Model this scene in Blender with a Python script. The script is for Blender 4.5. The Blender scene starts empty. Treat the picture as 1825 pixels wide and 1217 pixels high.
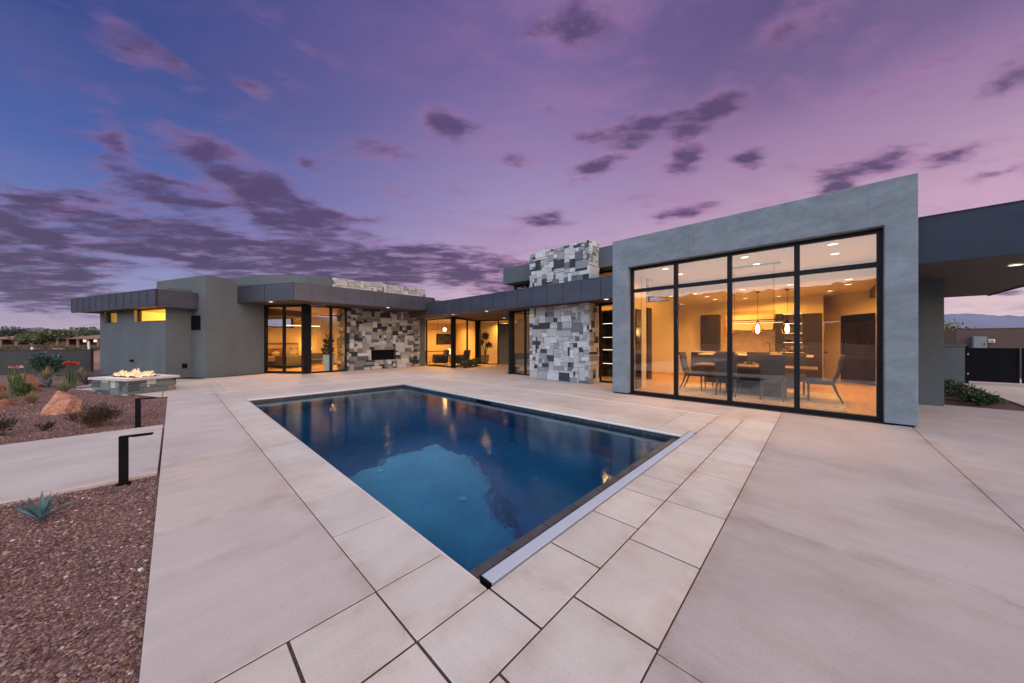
import bpy, math, random
from mathutils import Vector, Matrix, noise as mnoise

scene = bpy.context.scene
COL = scene.collection
R = random.Random(7)
HAZE = 3e-5

# ---------------------------------------------------------------- colour / material helpers
def lin(c):
    def f(v):
        v /= 255.0
        return v / 12.92 if v <= 0.04045 else ((v + 0.055) / 1.055) ** 2.4
    return tuple(f(v) for v in c)

def nd(nt, typ, loc=None, **kw):
    n = nt.nodes.new(typ)
    for k, v in kw.items():
        setattr(n, k, v)
    return n

MATS = {}
def base_mat(name):
    m = bpy.data.materials.new(name)
    m.use_nodes = True
    nt = m.node_tree
    return m, nt, nt.nodes['Principled BSDF'], nt.nodes['Material Output']

def M(name, col=(.5, .5, .5), rough=.6, metal=0.0, var=None, bump=None, spec=.5, attr=False, var2=None, emit=None, coat=0):
    """var = (scale xyz, lo, hi): multiplies the colour by noise; bump = (scale xyz, strength, distance)"""
    m, nt, p, out = base_mat(name)
    L = nt.links
    p.inputs['Roughness'].default_value = rough
    p.inputs['Metallic'].default_value = metal
    p.inputs['Specular IOR Level'].default_value = spec
    if coat:
        p.inputs['Coat Weight'].default_value = coat
        p.inputs['Coat Roughness'].default_value = .08
    geo = nd(nt, 'ShaderNodeNewGeometry')
    src = None
    if attr:
        a = nd(nt, 'ShaderNodeAttribute', attribute_name='Col')
        src = a.outputs['Color']
    else:
        rgb = nd(nt, 'ShaderNodeRGB')
        rgb.outputs[0].default_value = (*col, 1)
        src = rgb.outputs[0]
    def noise_of(scale, detail=6, dist=0.0):
        mp = nd(nt, 'ShaderNodeMapping')
        s = scale if isinstance(scale, (tuple, list)) else (scale,) * 3
        mp.inputs['Scale'].default_value = s
        L.new(geo.outputs['Position'], mp.inputs['Vector'])
        n = nd(nt, 'ShaderNodeTexNoise')
        n.inputs['Scale'].default_value = 1.0
        n.inputs['Detail'].default_value = detail
        n.inputs['Roughness'].default_value = .6
        n.inputs['Distortion'].default_value = dist
        L.new(mp.outputs[0], n.inputs['Vector'])
        return n
    for v in (var, var2):
        if not v:
            continue
        n = noise_of(v[0], dist=(v[3] if len(v) > 3 else 0.0))
        mr = nd(nt, 'ShaderNodeMapRange')
        mr.inputs['From Min'].default_value = .3
        mr.inputs['From Max'].default_value = .7
        mr.inputs['To Min'].default_value = v[1]
        mr.inputs['To Max'].default_value = v[2]
        L.new(n.outputs['Fac'], mr.inputs['Value'])
        mx = nd(nt, 'ShaderNodeVectorMath', operation='SCALE')
        L.new(src, mx.inputs[0])
        L.new(mr.outputs[0], mx.inputs['Scale'])
        src = mx.outputs[0]
    L.new(src, p.inputs['Base Color'])
    if bump:
        n = noise_of(bump[0], 8)
        b = nd(nt, 'ShaderNodeBump')
        b.inputs['Strength'].default_value = bump[1]
        b.inputs['Distance'].default_value = bump[2]
        L.new(n.outputs['Fac'], b.inputs['Height'])
        L.new(b.outputs[0], p.inputs['Normal'])
    if emit:
        p.inputs['Emission Color'].default_value = (*emit[0], 1)
        p.inputs['Emission Strength'].default_value = emit[1]
    MATS[name] = m
    return m

def emission(name, col, strength):
    m, nt, p, out = base_mat(name)
    nt.nodes.remove(p)
    e = nd(nt, 'ShaderNodeEmission')
    e.inputs['Color'].default_value = (*col, 1)
    e.inputs['Strength'].default_value = strength
    nt.links.new(e.outputs[0], out.inputs['Surface'])
    return m

def glass_mat(name, tint=(.93, .95, .95), refl=1.7, lo=.0):
    m, nt, p, out = base_mat(name)
    nt.nodes.remove(p)
    L = nt.links
    fr = nd(nt, 'ShaderNodeFresnel'); fr.inputs['IOR'].default_value = 1.5
    geo = nd(nt, 'ShaderNodeNewGeometry')
    inv = nd(nt, 'ShaderNodeMath', operation='SUBTRACT'); inv.inputs[0].default_value = 1.0
    L.new(geo.outputs['Backfacing'], inv.inputs[1])
    k = nd(nt, 'ShaderNodeMath', operation='MULTIPLY_ADD'); k.inputs[1].default_value = refl; k.inputs[2].default_value = lo
    L.new(fr.outputs[0], k.inputs[0])
    k2 = nd(nt, 'ShaderNodeMath', operation='MULTIPLY', use_clamp=True)
    L.new(k.outputs[0], k2.inputs[0]); L.new(inv.outputs[0], k2.inputs[1])
    tr = nd(nt, 'ShaderNodeBsdfTransparent'); tr.inputs[0].default_value = (*tint, 1)
    gl = nd(nt, 'ShaderNodeBsdfGlossy'); gl.inputs['Roughness'].default_value = 0.0
    gl.inputs['Color'].default_value = (1, 1, 1, 1)
    nz = nd(nt, 'ShaderNodeTexNoise'); nz.inputs['Scale'].default_value = .8; nz.inputs['Detail'].default_value = 1.0
    L.new(geo.outputs['Position'], nz.inputs['Vector'])
    bp = nd(nt, 'ShaderNodeBump'); bp.inputs['Strength'].default_value = .25; bp.inputs['Distance'].default_value = .01
    L.new(nz.outputs['Fac'], bp.inputs['Height']); L.new(bp.outputs[0], gl.inputs['Normal'])
    mx = nd(nt, 'ShaderNodeMixShader')
    L.new(k2.outputs[0], mx.inputs[0]); L.new(tr.outputs[0], mx.inputs[1]); L.new(gl.outputs[0], mx.inputs[2])
    L.new(mx.outputs[0], out.inputs['Surface'])
    return m

# ---------------------------------------------------------------- mesh builder
class MB:
    def __init__(s):
        s.v = []; s.f = []; s.mi = []; s.c = []
    def add(s, vs, fs, mi=0, col=(1, 1, 1)):
        b = len(s.v)
        s.v += [tuple(p) for p in vs]
        for f in fs:
            s.f.append(tuple(b + i for i in f)); s.mi.append(mi); s.c.append(col)
        return s
    def box(s, a, b, mi=0, col=(1, 1, 1)):
        x0, y0, z0 = (min(a[i], b[i]) for i in range(3)); x1, y1, z1 = (max(a[i], b[i]) for i in range(3))
        return s.prism([(x0, y0), (x1, y0), (x1, y1), (x0, y1)], z0, z1, mi, col)
    def prism(s, poly, z0, z1, mi=0, col=(1, 1, 1)):
        ar = sum(poly[i][0] * poly[(i + 1) % len(poly)][1] - poly[(i + 1) % len(poly)][0] * poly[i][1] for i in range(len(poly)))
        if ar < 0: poly = poly[::-1]
        n = len(poly)
        vs = [(x, y, z0) for x, y in poly] + [(x, y, z1) for x, y in poly]
        fs = [tuple(range(n - 1, -1, -1)), tuple(range(n, 2 * n))]
        fs += [(i, (i + 1) % n, n + (i + 1) % n, n + i) for i in range(n)]
        return s.add(vs, fs, mi, col)
    def bar(s, p, q, z0, z1, t, mi=0, col=(1, 1, 1), off=0.0):
        """upright slab from xy p to xy q, thickness t to the left of p->q starting at off"""
        d = Vector((q[0] - p[0], q[1] - p[1])).normalized(); n = Vector((-d.y, d.x))
        a = Vector(p) + n * off; b = Vector(q) + n * off
        return s.prism([tuple(a), tuple(b), tuple(b + n * t), tuple(a + n * t)], z0, z1, mi, col)
    def hexa(s, p8, mi=0, col=(1, 1, 1)):
        return s.add(p8, [(3, 2, 1, 0), (4, 5, 6, 7), (0, 1, 5, 4), (1, 2, 6, 5), (2, 3, 7, 6), (3, 0, 4, 7)], mi, col)
    def obox(s, c, size, rot=None, mi=0, col=(1, 1, 1)):
        hx, hy, hz = (v / 2 for v in size)
        ps = [Vector(p) for p in ((-hx, -hy, -hz), (hx, -hy, -hz), (hx, hy, -hz), (-hx, hy, -hz), (-hx, -hy, hz), (hx, -hy, hz), (hx, hy, hz), (-hx, hy, hz))]
        if rot is not None: ps = [rot @ p for p in ps]
        return s.hexa([tuple(p + Vector(c)) for p in ps], mi, col)
    def tube(s, path, rad, n=8, mi=0, col=(1, 1, 1), cap=True):
        path = [Vector(p) for p in path]
        if not isinstance(rad, (list, tuple)): rad = [rad] * len(path)
        rings = []
        for i, p in enumerate(path):
            d = (path[min(i + 1, len(path) - 1)] - path[max(i - 1, 0)]).normalized()
            u = d.cross(Vector((0, 0, 1)))
            if u.length < 1e-3: u = d.cross(Vector((1, 0, 0)))
            u.normalize(); w = u.cross(d).normalized()
            rings.append([tuple(p + (u * math.cos(2 * math.pi * k / n) + w * math.sin(2 * math.pi * k / n)) * rad[i]) for k in range(n)])
        vs = [v for r in rings for v in r]; fs = []
        for i in range(len(path) - 1):
            for k in range(n):
                a = i * n + k; b = i * n + (k + 1) % n
                fs.append((a, b, b + n, a + n))
        if cap:
            fs.append(tuple(range(n - 1, -1, -1))); fs.append(tuple((len(path) - 1) * n + k for k in range(n)))
        return s.add(vs, fs, mi, col)
    def lathe(s, prof, c=(0, 0, 0), n=20, mi=0, col=(1, 1, 1), cap=True):
        vs = []; fs = []
        for r, z in prof:
            for k in range(n):
                a = 2 * math.pi * k / n
                vs.append((c[0] + r * math.cos(a), c[1] + r * math.sin(a), c[2] + z))
        for i in range(len(prof) - 1):
            for k in range(n):
                a = i * n + k; b = i * n + (k + 1) % n
                fs.append((a, b, b + n, a + n))
        if cap:
            fs.append(tuple(range(n - 1, -1, -1))); fs.append(tuple((len(prof) - 1) * n + k for k in range(n)))
        return s.add(vs, fs, mi, col)
    def blob(s, c, r, n=10, m=7, mi=0, col=(1, 1, 1), jit=0, seed=0, squash=None):
        rr = random.Random(seed); vs = []; fs = []
        sx, sy, sz = r if isinstance(r, (tuple, list)) else (r, r, r)
        off = rr.random() * 50
        for i in range(m + 1):
            t = math.pi * i / m
            for k in range(n):
                a = 2 * math.pi * k / n
                d = Vector((math.sin(t) * math.cos(a), math.sin(t) * math.sin(a), math.cos(t)))
                q = 1 + jit * mnoise.noise(d * 1.7 + Vector((off, off, off)))
                vs.append((c[0] + d.x * sx * q, c[1] + d.y * sy * q, c[2] + d.z * sz * q))
        for i in range(m):
            for k in range(n):
                a = i * n + k; b = i * n + (k + 1) % n
                fs.append((a + n, b + n, b, a))
        return s.add(vs, fs, mi, col)
    def build(s, name, mats, parent=None, bevel=0, smooth=False, seg=1, use_col=False):
        me = bpy.data.meshes.new(name)
        me.from_pydata(s.v, [], s.f)
        if not isinstance(mats, (list, tuple)): mats = [mats]
        for m in mats: me.materials.append(m)
        if len(mats) > 1: me.polygons.foreach_set('material_index', s.mi)
        if use_col:
            ca = me.color_attributes.new('Col', 'FLOAT_COLOR', 'CORNER')
            buf = []
            for p in me.polygons:
                c = s.c[p.index]
                for _ in range(p.loop_total): buf += [c[0], c[1], c[2], 1.0]
            ca.data.foreach_set('color', buf)
        if smooth: me.polygons.foreach_set('use_smooth', [True] * len(me.polygons))
        me.update()
        o = bpy.data.objects.new(name, me)
        COL.objects.link(o)
        if parent is not None:
            o.parent = parent
            if parent.get('world'):
                o.location = -ROOTLOC[parent.name]
        if bevel:
            b = o.modifiers.new('bevel', 'BEVEL'); b.width = bevel; b.segments = seg; b.limit_method = 'ANGLE'; b.angle_limit = math.radians(40)
        return o

ROOTLOC = {}
def tag(o, label=None, cat=None, group=None, kind=None):
    if label: o['label'] = label
    if cat: o['category'] = cat
    if group: o['group'] = group
    if kind: o['kind'] = kind
    return o
def thing(name, label, cat, loc=(0, 0, 0), rz=0, group=None, world=False):
    """Empty at the thing's base; world=True: its parts are modelled in world coordinates"""
    o = bpy.data.objects.new(name, None); COL.objects.link(o)
    o.location = loc; o.rotation_euler = (0, 0, rz); o.empty_display_size = .2
    ROOTLOC[o.name] = Vector(loc)
    if world: o['world'] = 1
    return tag(o, label, cat, group)
def dup(root, loc, rz=None, label=None, group=None):
    r = root.copy(); COL.objects.link(r); r.location = loc
    if rz is not None: r.rotation_euler = (0, 0, rz)
    if label: r['label'] = label
    if group: r['group'] = group
    def rec(src, dst):
        for ch in list(src.children):
            c = ch.copy(); COL.objects.link(c); c.parent = dst; rec(ch, c)
    rec(root, r)
    return r
def sub(o, parent):
    """make o a sub-part of parent, both already placed in the same coordinates"""
    o.parent = parent; o.location = (0, 0, 0)
    return o

# rotated wing: p runs along the wing's front, q away from the camera
CA, SA = math.cos(math.radians(21.714)), math.sin(math.radians(21.714))
def W(p, q): return (p * CA - q * SA, p * SA + q * CA)

# ---------------------------------------------------------------- materials
m_stucco = M('stucco_grey', (.104, .124, .136), .85, var=((1.1, 1.1, .5), .86, 1.1), var2=((9, 9, 9), .93, 1.06), bump=((160, 160, 160), .35, .004))
m_stucco_blue = M('stucco_blue_grey', (.2, .235, .265), .8, var=((.9, .9, 1.3), .78, 1.2, 1.4), var2=((5, 5, 9), .86, 1.12, 1.0), bump=((150, 150, 150), .3, .004))
m_wallbrown = M('stucco_brown', (.12, .075, .062), .9, var=((.6, .6, .6), .9, 1.1), bump=((80, 80, 80), .3, .005))
m_zinc = M('dark_zinc', (.075, .083, .11), .42, metal=.55, var=((.7, .7, 2.5), .85, 1.18), bump=((3, 3, 3), .05, .01))
m_zinc_vignette = M('zinc_vignetted', (.022, .032, .055), .55, metal=.1, spec=.3, var=((.7, .7, 2.5), .85, 1.18))  # same zinc as the other fascias, vignetting darkened into its colour
m_soffit = M('soffit_brown', (.085, .068, .06), .7, var=((2, 2, 2), .9, 1.1))
m_roof = M('roof_membrane', (.3, .3, .3), .9, var=((1, 1, 1), .9, 1.1))
m_frame = M('black_frame', (.009, .009, .012), .5, spec=.2)
m_black = M('black_metal', (.006, .006, .008), .65, spec=.08, var=((8, 8, 8), .8, 1.3))
m_glass = glass_mat('window_glass', refl=3.3, lo=.01)
m_stone = M('stone', rough=.85, attr=True, var=((9, 9, 14), .74, 1.18, 2.2), var2=((40, 40, 46), .88, 1.1), bump=((34, 34, 40), .7, .014))
m_mortar = M('mortar', (.13, .125, .12), .95, var=((30, 30, 30), .8, 1.2))
m_cream = M('cream_paint', (.7, .6, .41), .8, var=((.8, .8, .8), .97, 1.03))
m_ceil = M('ceiling_paint', (.68, .6, .47), .85)
m_oak = M('oak_floor', (.42, .27, .14), .42, var=((1.2, 14, 1), .8, 1.15, .3), var2=((.4, 6, 1), .9, 1.1))
m_walnut = M('dark_walnut', (.016, .009, .007), .42, var=((18, 18, 1.3), .75, 1.3, .5))
m_wood = M('mid_wood', (.12, .06, .028), .4, var=((1.5, 12, 12), .8, 1.25, .4))
m_marble = M('backsplash_marble', (.5, .36, .24), .35, var=((2.2, 2.2, 3.2), .72, 1.2, 2.2))
m_quartz = M('pale_quartz', (.72, .66, .57), .25, var=((5, 5, 5), .93, 1.05))
m_fabric = M('grey_fabric', (.055, .06, .06), .9, var=((40, 40, 40), .85, 1.15), bump=((300, 300, 300), .3, .002))
m_fabric_br = M('brown_leather', (.11, .05, .03), .6, var=((9, 9, 9), .85, 1.15))
m_linen = M('linen', (.55, .45, .36), .9, var=((14, 14, 14), .9, 1.08), bump=((200, 200, 200), .3, .002))
m_throw = M('dark_throw', (.1, .1, .095), .95, var=((30, 30, 30), .8, 1.2))
m_plantpot = M('pale_green_ceramic', (.45, .6, .55), .35)
m_potgrey = M('grey_concrete_pot', (.2, .19, .16), .85, var=((12, 12, 12), .85, 1.15))
m_leaf = M('leaf', rough=.6, attr=True, var=((6, 6, 6), .75, 1.25))
m_bark = M('bark', (.12, .075, .045), .9, var=((20, 20, 4), .7, 1.3))
m_rock = M('red_rock', (.46, .23, .15), .88, var=((3.5, 3.5, 7), .62, 1.35, 1.8), var2=((20, 20, 26), .75, 1.25, 1.0), bump=((11, 11, 11), .8, .05))
m_concrete = M('pale_concrete', (.56, .54, .53), .7, var=((6, 6, 6), .9, 1.06), bump=((90, 90, 90), .15, .003))
m_lava = M('lava_rock', (.01, .009, .009), .9, bump=((60, 60, 60), .6, .01))
m_chrome = M('steel', (.5, .5, .5), .25, metal=1)
m_bronze = M('bronze', (.1, .06, .035), .35, metal=.8)
m_white = M('white_paint', (.72, .72, .72), .5)
m_screen = M('black_screen', (.006, .006, .008), .12)
m_utility = M('utility_grey', (.2, .22, .22), .6)
m_lens = emission('lamp_lens', (1, .84, .58), 4.5)
m_globe = emission('lamp_globe', (1, .9, .72), 3.5)
m_strip = emission('led_strip', (1, .76, .45), 3.0)
m_filament = emission('filament', (1, .66, .28), 40.0)
m_shade = emission('lamp_shade_lit', (1, .66, .33), 2.6)
m_glass_clear = glass_mat('clear_glass', refl=.8)
m_jar = glass_mat('smoked_jar', tint=(.97, .88, .72), refl=1.2)
WARM = (1.0, .43, .075)

# deck concrete: fine streaks left by finishing, along one axis
def deck_mat(name, col, streak):
    m, nt, p, out = base_mat(name)
    L = nt.links
    geo = nd(nt, 'ShaderNodeNewGeometry')
    def nz(scale, detail, dist=0):
        mp = nd(nt, 'ShaderNodeMapping'); mp.inputs['Scale'].default_value = scale
        L.new(geo.outputs['Position'], mp.inputs['Vector'])
        n = nd(nt, 'ShaderNodeTexNoise'); n.inputs['Scale'].default_value = 1; n.inputs['Detail'].default_value = detail
        n.inputs['Distortion'].default_value = dist; n.inputs['Roughness'].default_value = .62
        L.new(mp.outputs[0], n.inputs['Vector']); return n.outputs['Fac']
    a = nd(nt, 'ShaderNodeAttribute', attribute_name='Col')
    def rng(sock, lo, hi, f0=.3, f1=.7):
        r = nd(nt, 'ShaderNodeMapRange'); L.new(sock, r.inputs['Value'])
        r.inputs['From Min'].default_value = f0; r.inputs['From Max'].default_value = f1
        r.inputs['To Min'].default_value = lo; r.inputs['To Max'].default_value = hi; return r.outputs[0]
    s = (.55, 7, 1) if streak == 'x' else (7, .55, 1)
    s2 = (1.6, 34, 1) if streak == 'x' else (34, 1.6, 1)
    f1 = rng(nz(s, 7, .25), .95, 1.035); f2 = rng(nz(s2, 5), .975, 1.02); f3 = rng(nz((.9, .9, 1), 8, .8), .86, 1.07); f4 = rng(nz((140, 140, 1), 3), .93, 1.06)
    cur = a.outputs['Color']
    for f in (f1, f2, f3, f4):
        v = nd(nt, 'ShaderNodeVectorMath', operation='SCALE'); L.new(cur, v.inputs[0]); L.new(f, v.inputs['Scale']); cur = v.outputs[0]
    # brown stains
    st = rng(nz((.8, 1.5, 1) if streak == 'x' else (1.5, .8, 1), 8, 1.2), 0, .62, .5, .7)
    mx = nd(nt, 'ShaderNodeMix', data_type='RGBA'); L.new(st, mx.inputs[0]); L.new(cur, mx.inputs[6])
    mul = nd(nt, 'ShaderNodeVectorMath', operation='MULTIPLY'); L.new(cur, mul.inputs[0]); mul.inputs[1].default_value = (.86, .79, .73)
    L.new(mul.outputs[0], mx.inputs[7])
    spk = rng(nz((26, 26, 1), 2), 1, .5, .74, .78); pore = rng(nz((75, 75, 1), 1), 1, .8, .66, .72)
    # dirt washed into the slabs beside the open joints
    sp = nd(nt, 'ShaderNodeSeparateXYZ'); L.new(geo.outputs['Position'], sp.inputs[0]); tot = None
    for ax, val in (((0, .785), (1, 1.8), (1, 1.36), (1, 3.51), (1, 5.3)) if streak == 'x' else ((1, .53), (1, .98), (1, 1.36), (1, -1.1), (0, 3.1), (0, 1.5))):
        d = nd(nt, 'ShaderNodeMath', operation='SUBTRACT'); L.new(sp.outputs[ax], d.inputs[0]); d.inputs[1].default_value = val
        a_ = nd(nt, 'ShaderNodeMath', operation='ABSOLUTE'); L.new(d.outputs[0], a_.inputs[0]); r_ = rng(a_.outputs[0], 1, 0, 0, .13)
        if tot is None: tot = r_
        else: mxm = nd(nt, 'ShaderNodeMath', operation='MAXIMUM'); L.new(tot, mxm.inputs[0]); L.new(r_, mxm.inputs[1]); tot = mxm.outputs[0]
    dn = nd(nt, 'ShaderNodeMath', operation='MULTIPLY'); L.new(tot, dn.inputs[0]); L.new(rng(nz((4, 4, 1), 8, .8), 0, .7, .4, .68), dn.inputs[1])
    mx2 = nd(nt, 'ShaderNodeMix', data_type='RGBA'); L.new(dn.outputs[0], mx2.inputs[0]); L.new(mx.outputs[2], mx2.inputs[6]); ml2 = nd(nt, 'ShaderNodeVectorMath', operation='MULTIPLY'); L.new(mx.outputs[2], ml2.inputs[0]); ml2.inputs[1].default_value = (.74, .62, .53); L.new(ml2.outputs[0], mx2.inputs[7])
    v0 = nd(nt, 'ShaderNodeVectorMath', operation='SCALE'); L.new(mx2.outputs[2], v0.inputs[0]); L.new(pore, v0.inputs['Scale'])
    v = nd(nt, 'ShaderNodeVectorMath', operation='SCALE'); L.new(v0.outputs[0], v.inputs[0]); L.new(spk, v.inputs['Scale'])
    L.new(v.outputs[0], p.inputs['Base Color'])
    p.inputs['Roughness'].default_value = .62; p.inputs['Specular IOR Level'].default_value = .35
    b = nd(nt, 'ShaderNodeBump'); b.inputs['Strength'].default_value = .25; b.inputs['Distance'].default_value = .004
    L.new(nz((120, 120, 1), 4), b.inputs['Height']); L.new(b.outputs[0], p.inputs['Normal'])
    return m
m_deck_x = deck_mat('deck_concrete_x', None, 'x')
m_deck_y = deck_mat('deck_concrete_y', None, 'y')
m_joint = M('joint_dirt', (.06, .034, .026), .95, var=((25, 25, 25), .6, 1.4))
m_whiteline = M('drain_white', (.78, .76, .76), .6)

def gravel_mat(name, c1, c2, c3, scale):
    m, nt, p, out = base_mat(name)
    L = nt.links
    geo = nd(nt, 'ShaderNodeNewGeometry')
    vo = nd(nt, 'ShaderNodeTexVoronoi'); vo.inputs['Scale'].default_value = scale
    L.new(geo.outputs['Position'], vo.inputs['Vector'])
    cr = nd(nt, 'ShaderNodeValToRGB'); e = cr.color_ramp.elements
    e[0].position = 0; e[0].color = (*c1, 1); e[1].position = 1; e[1].color = (*c3, 1)
    x = cr.color_ramp.elements.new(.5); x.color = (*c2, 1)
    sep = nd(nt, 'ShaderNodeSeparateColor'); L.new(vo.outputs['Color'], sep.inputs[0]); L.new(sep.outputs[0], cr.inputs[0])
    nz = nd(nt, 'ShaderNodeTexNoise'); nz.inputs['Scale'].default_value = .9; nz.inputs['Detail'].default_value = 6
    L.new(geo.outputs['Position'], nz.inputs['Vector'])
    r = nd(nt, 'ShaderNodeMapRange'); L.new(nz.outputs['Fac'], r.inputs[0]); r.inputs[1].default_value = .3; r.inputs[2].default_value = .7; r.inputs[3].default_value = .75; r.inputs[4].default_value = 1.2
    v = nd(nt, 'ShaderNodeVectorMath', operation='SCALE'); L.new(cr.outputs[0], v.inputs[0]); L.new(r.outputs[0], v.inputs['Scale'])
    L.new(v.outputs[0], p.inputs['Base Color'])
    b = nd(nt, 'ShaderNodeBump'); b.inputs['Strength'].default_value = .9; b.inputs['Distance'].default_value = .02; b.invert = True
    L.new(vo.outputs['Distance'], b.inputs['Height']); L.new(b.outputs[0], p.inputs['Normal'])
    p.inputs['Roughness'].default_value = .95
    return m
m_gravel = gravel_mat('red_gravel', (.10, .045, .04), (.2, .10, .085), (.33, .2, .165), 60)
m_mulch = gravel_mat('dark_mulch', (.06, .03, .024), (.1, .055, .04), (.15, .085, .065), 50)
m_pebble = M('gravel_stone', rough=.92, attr=True, var=((60, 60, 60), .8, 1.2))

# ---------------------------------------------------------------- ground, gravel, paths
def sheet(name, poly, z, m, kind='structure', label=None, cat=None):
    mb = MB(); mb.add([(x, y, z) for x, y in poly], [tuple(range(len(poly)))])
    o = mb.build(name, m); tag(o, label, cat, kind=kind); return o

def soil_mat():
    m, nt, p, out = base_mat('desert_soil'); L = nt.links
    geo = nd(nt, 'ShaderNodeNewGeometry')
    def nz(s, d=6):
        n = nd(nt, 'ShaderNodeTexNoise'); n.inputs['Scale'].default_value = s; n.inputs['Detail'].default_value = d
        L.new(geo.outputs['Position'], n.inputs['Vector']); return n.outputs['Fac']
    cr = nd(nt, 'ShaderNodeValToRGB'); e = cr.color_ramp.elements
    e[0].position = .36; e[0].color = (.1, .1, .045, 1); e[1].position = .62; e[1].color = (.4, .2, .13, 1)
    x = cr.color_ramp.elements.new(.48); x.color = (.3, .14, .09, 1)
    L.new(nz(.09), cr.inputs[0]); L.new(cr.outputs[0], p.inputs['Base Color']); p.inputs['Roughness'].default_value = .95
    b = nd(nt, 'ShaderNodeBump'); b.inputs['Distance'].default_value = .3; L.new(nz(1.5), b.inputs['Height']); L.new(b.outputs[0], p.inputs['Normal'])
    return m
m_soil = soil_mat()
# far ground sheet with a hole where the plot's own sheets and the pool lie: four strips, one mesh
mb = MB()
XA, XB, YA, YB_ = -3300, 6300, -3300, 4300
for (x0, y0, x1, y1) in ((XA, YA, XB, -14), (XA, 27, XB, YB_), (XA, -14, -14, 27), (30, -14, XB, 27)):
    mb.add([(x0, y0, -.05), (x1, y0, -.05), (x1, y1, -.05), (x0, y1, -.05)], [(0, 1, 2, 3)])
tag(mb.build('ground', m_soil), kind='structure')

# undulating gravel garden left of the deck
def gravel_h(x, y):
    d = min(1.0, max(0.0, (-.3 - x) / 1.2))
    return -.032 + d * (.05 * mnoise.noise(Vector((x * .5, y * .5, 3))) + .03) + .006 * mnoise.noise(Vector((x * 6, y * 6, 1)))
def grid_sheet(name, x0, x1, y0, y1, step, hf, m, inside=None):
    nx = int((x1 - x0) / step); ny = int((y1 - y0) / step); mb = MB(); idx = {}
    for j in range(ny + 1):
        for i in range(nx + 1):
            x = x0 + (x1 - x0) * i / nx; y = y0 + (y1 - y0) * j / ny
            mb.v.append((x, y, hf(x, y)))
    for j in range(ny):
        for i in range(nx):
            a = j * (nx + 1) + i
            mb.f.append((a, a + 1, a + nx + 2, a + nx + 1)); mb.mi.append(0); mb.c.append((1, 1, 1))
    o = mb.build(name, m, smooth=True); tag(o, kind='structure'); return o
grid_sheet('gravel', -14, -.085, -14, 5.16, .13, lambda x, y: gravel_h(x, y) if y < 4.9 else -.034, m_gravel)
grid_sheet('gravel', -14, .2, 8.0, 27, .13, lambda x, y: (gravel_h(x, y) if y > 8.25 else -.034) - (.12 if x > -2.4 + .0 and y > 16.4 else 0), m_gravel)
sheet('soil_bed', [(-14, 5.16), (.2, 5.16), (.2, 8.0), (-14, 8.0)], -.05, m_gravel)
sheet('soil_bed', [(.2, 16.5), (30, 16.5), (30, 27), (.2, 27)], -.05, m_gravel)
sheet('soil_bed', [(11.76, -14), (30, -14), (30, -1.9), (11.76, -1.9)], -.03, m_mulch)

sheet('soil_bed', [(17.65, -1.88), (30, -1.88), (30, 16.48), (17.65, 16.48)], -.06, m_gravel)
# loose stones over the near gravel: uncountable, one object
mb = MB()
cols = [(.17, .085, .075), (.22, .115, .1), (.12, .06, .055), (.28, .17, .14), (.2, .1, .07), (.15, .1, .1), (.32, .2, .15), (.1, .05, .045)]
RR = random.Random(3)
def pebble(x, y, s):
    z = (gravel_h(x, y)) + s * .2
    r = Matrix.Rotation(RR.random() * 6.28, 3, 'Z') @ Matrix.Rotation(RR.uniform(-.6, .6), 3, 'X')
    a, b, c = s * RR.uniform(.6, 1), s * RR.uniform(.45, .8), s * RR.uniform(.35, .6)
    ps = [Vector(p) for p in ((a, 0, 0), (0, b, .1 * s), (-a * .9, .2 * b, 0), (-.1 * a, -b, 0), (.1 * a, .1 * b, c), (0, 0, -c * .6))]
    ps = [r @ p + Vector((x, y, z)) for p in ps]
    k = RR.random()
    col = RR.choice(cols) if k < .985 else (.55, .5, .46)
    mb.add(ps, [(0, 1, 4), (1, 2, 4), (2, 3, 4), (3, 0, 4), (1, 0, 5), (2, 1, 5), (3, 2, 5), (0, 3, 5)], 0, col)
for _ in range(36000):
    y = 1.6 + 3.5 * RR.random() ** 1.15; x = -.12 - 2.6 * RR.random() ** 1.1
    if y > 5.12: continue
    pebble(x, y, RR.uniform(.006, .0165) if RR.random() < .98 else RR.uniform(.018, .03))
for _ in range(12000):
    y = 8.06 + 6.5 * RR.random(); x = -.16 - 3.4 * RR.random()
    if x > -.16 - max(0, (y - 11.8)) * .5: continue
    pebble(x, y, RR.uniform(.01, .024))
tag(mb.build('loose_gravel', m_pebble, use_col=True), 'loose reddish brown crushed stone covering the desert garden', 'gravel', kind='stuff')

DECK = (.55, .465, .41); DECKR = (.43, .375, .35); COPE = (.6, .525, .46)
def jit(c, a=.05):
    k = 1 + R.uniform(-a, a); t = R.uniform(-.012, .012)
    return (c[0] * k + t, c[1] * k, c[2] * k - t)
# path across the gravel
mb = MB()
for i in range(6):
    x1 = -.115 - i * 2.4; x0 = x1 - 2.388
    mb.box((x0, 5.15, -.12), (x1, 8.02, 0), 0, jit(DECK, .03))
tag(mb.build('path', m_deck_x, bevel=.006, use_col=True), kind='structure')
# right walkway to the gate
mb = MB(); mb.prism([(11.9, -3.2), (18.1, -3.42), (18.1, -9), (11.9, -9)], -.1, .002, 0, jit(DECK, .03)); mb.box((18.1, -9, -.1), (22, -2, .0), 0, DECK)
tag(mb.build('walkway', m_deck_y, use_col=True), kind='structure')

# ---------------------------------------------------------------- patio deck
PX0, PX1, PY0, PY1 = 1.22, 5.28, 1.37, 10.0
mb = MB()
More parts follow.
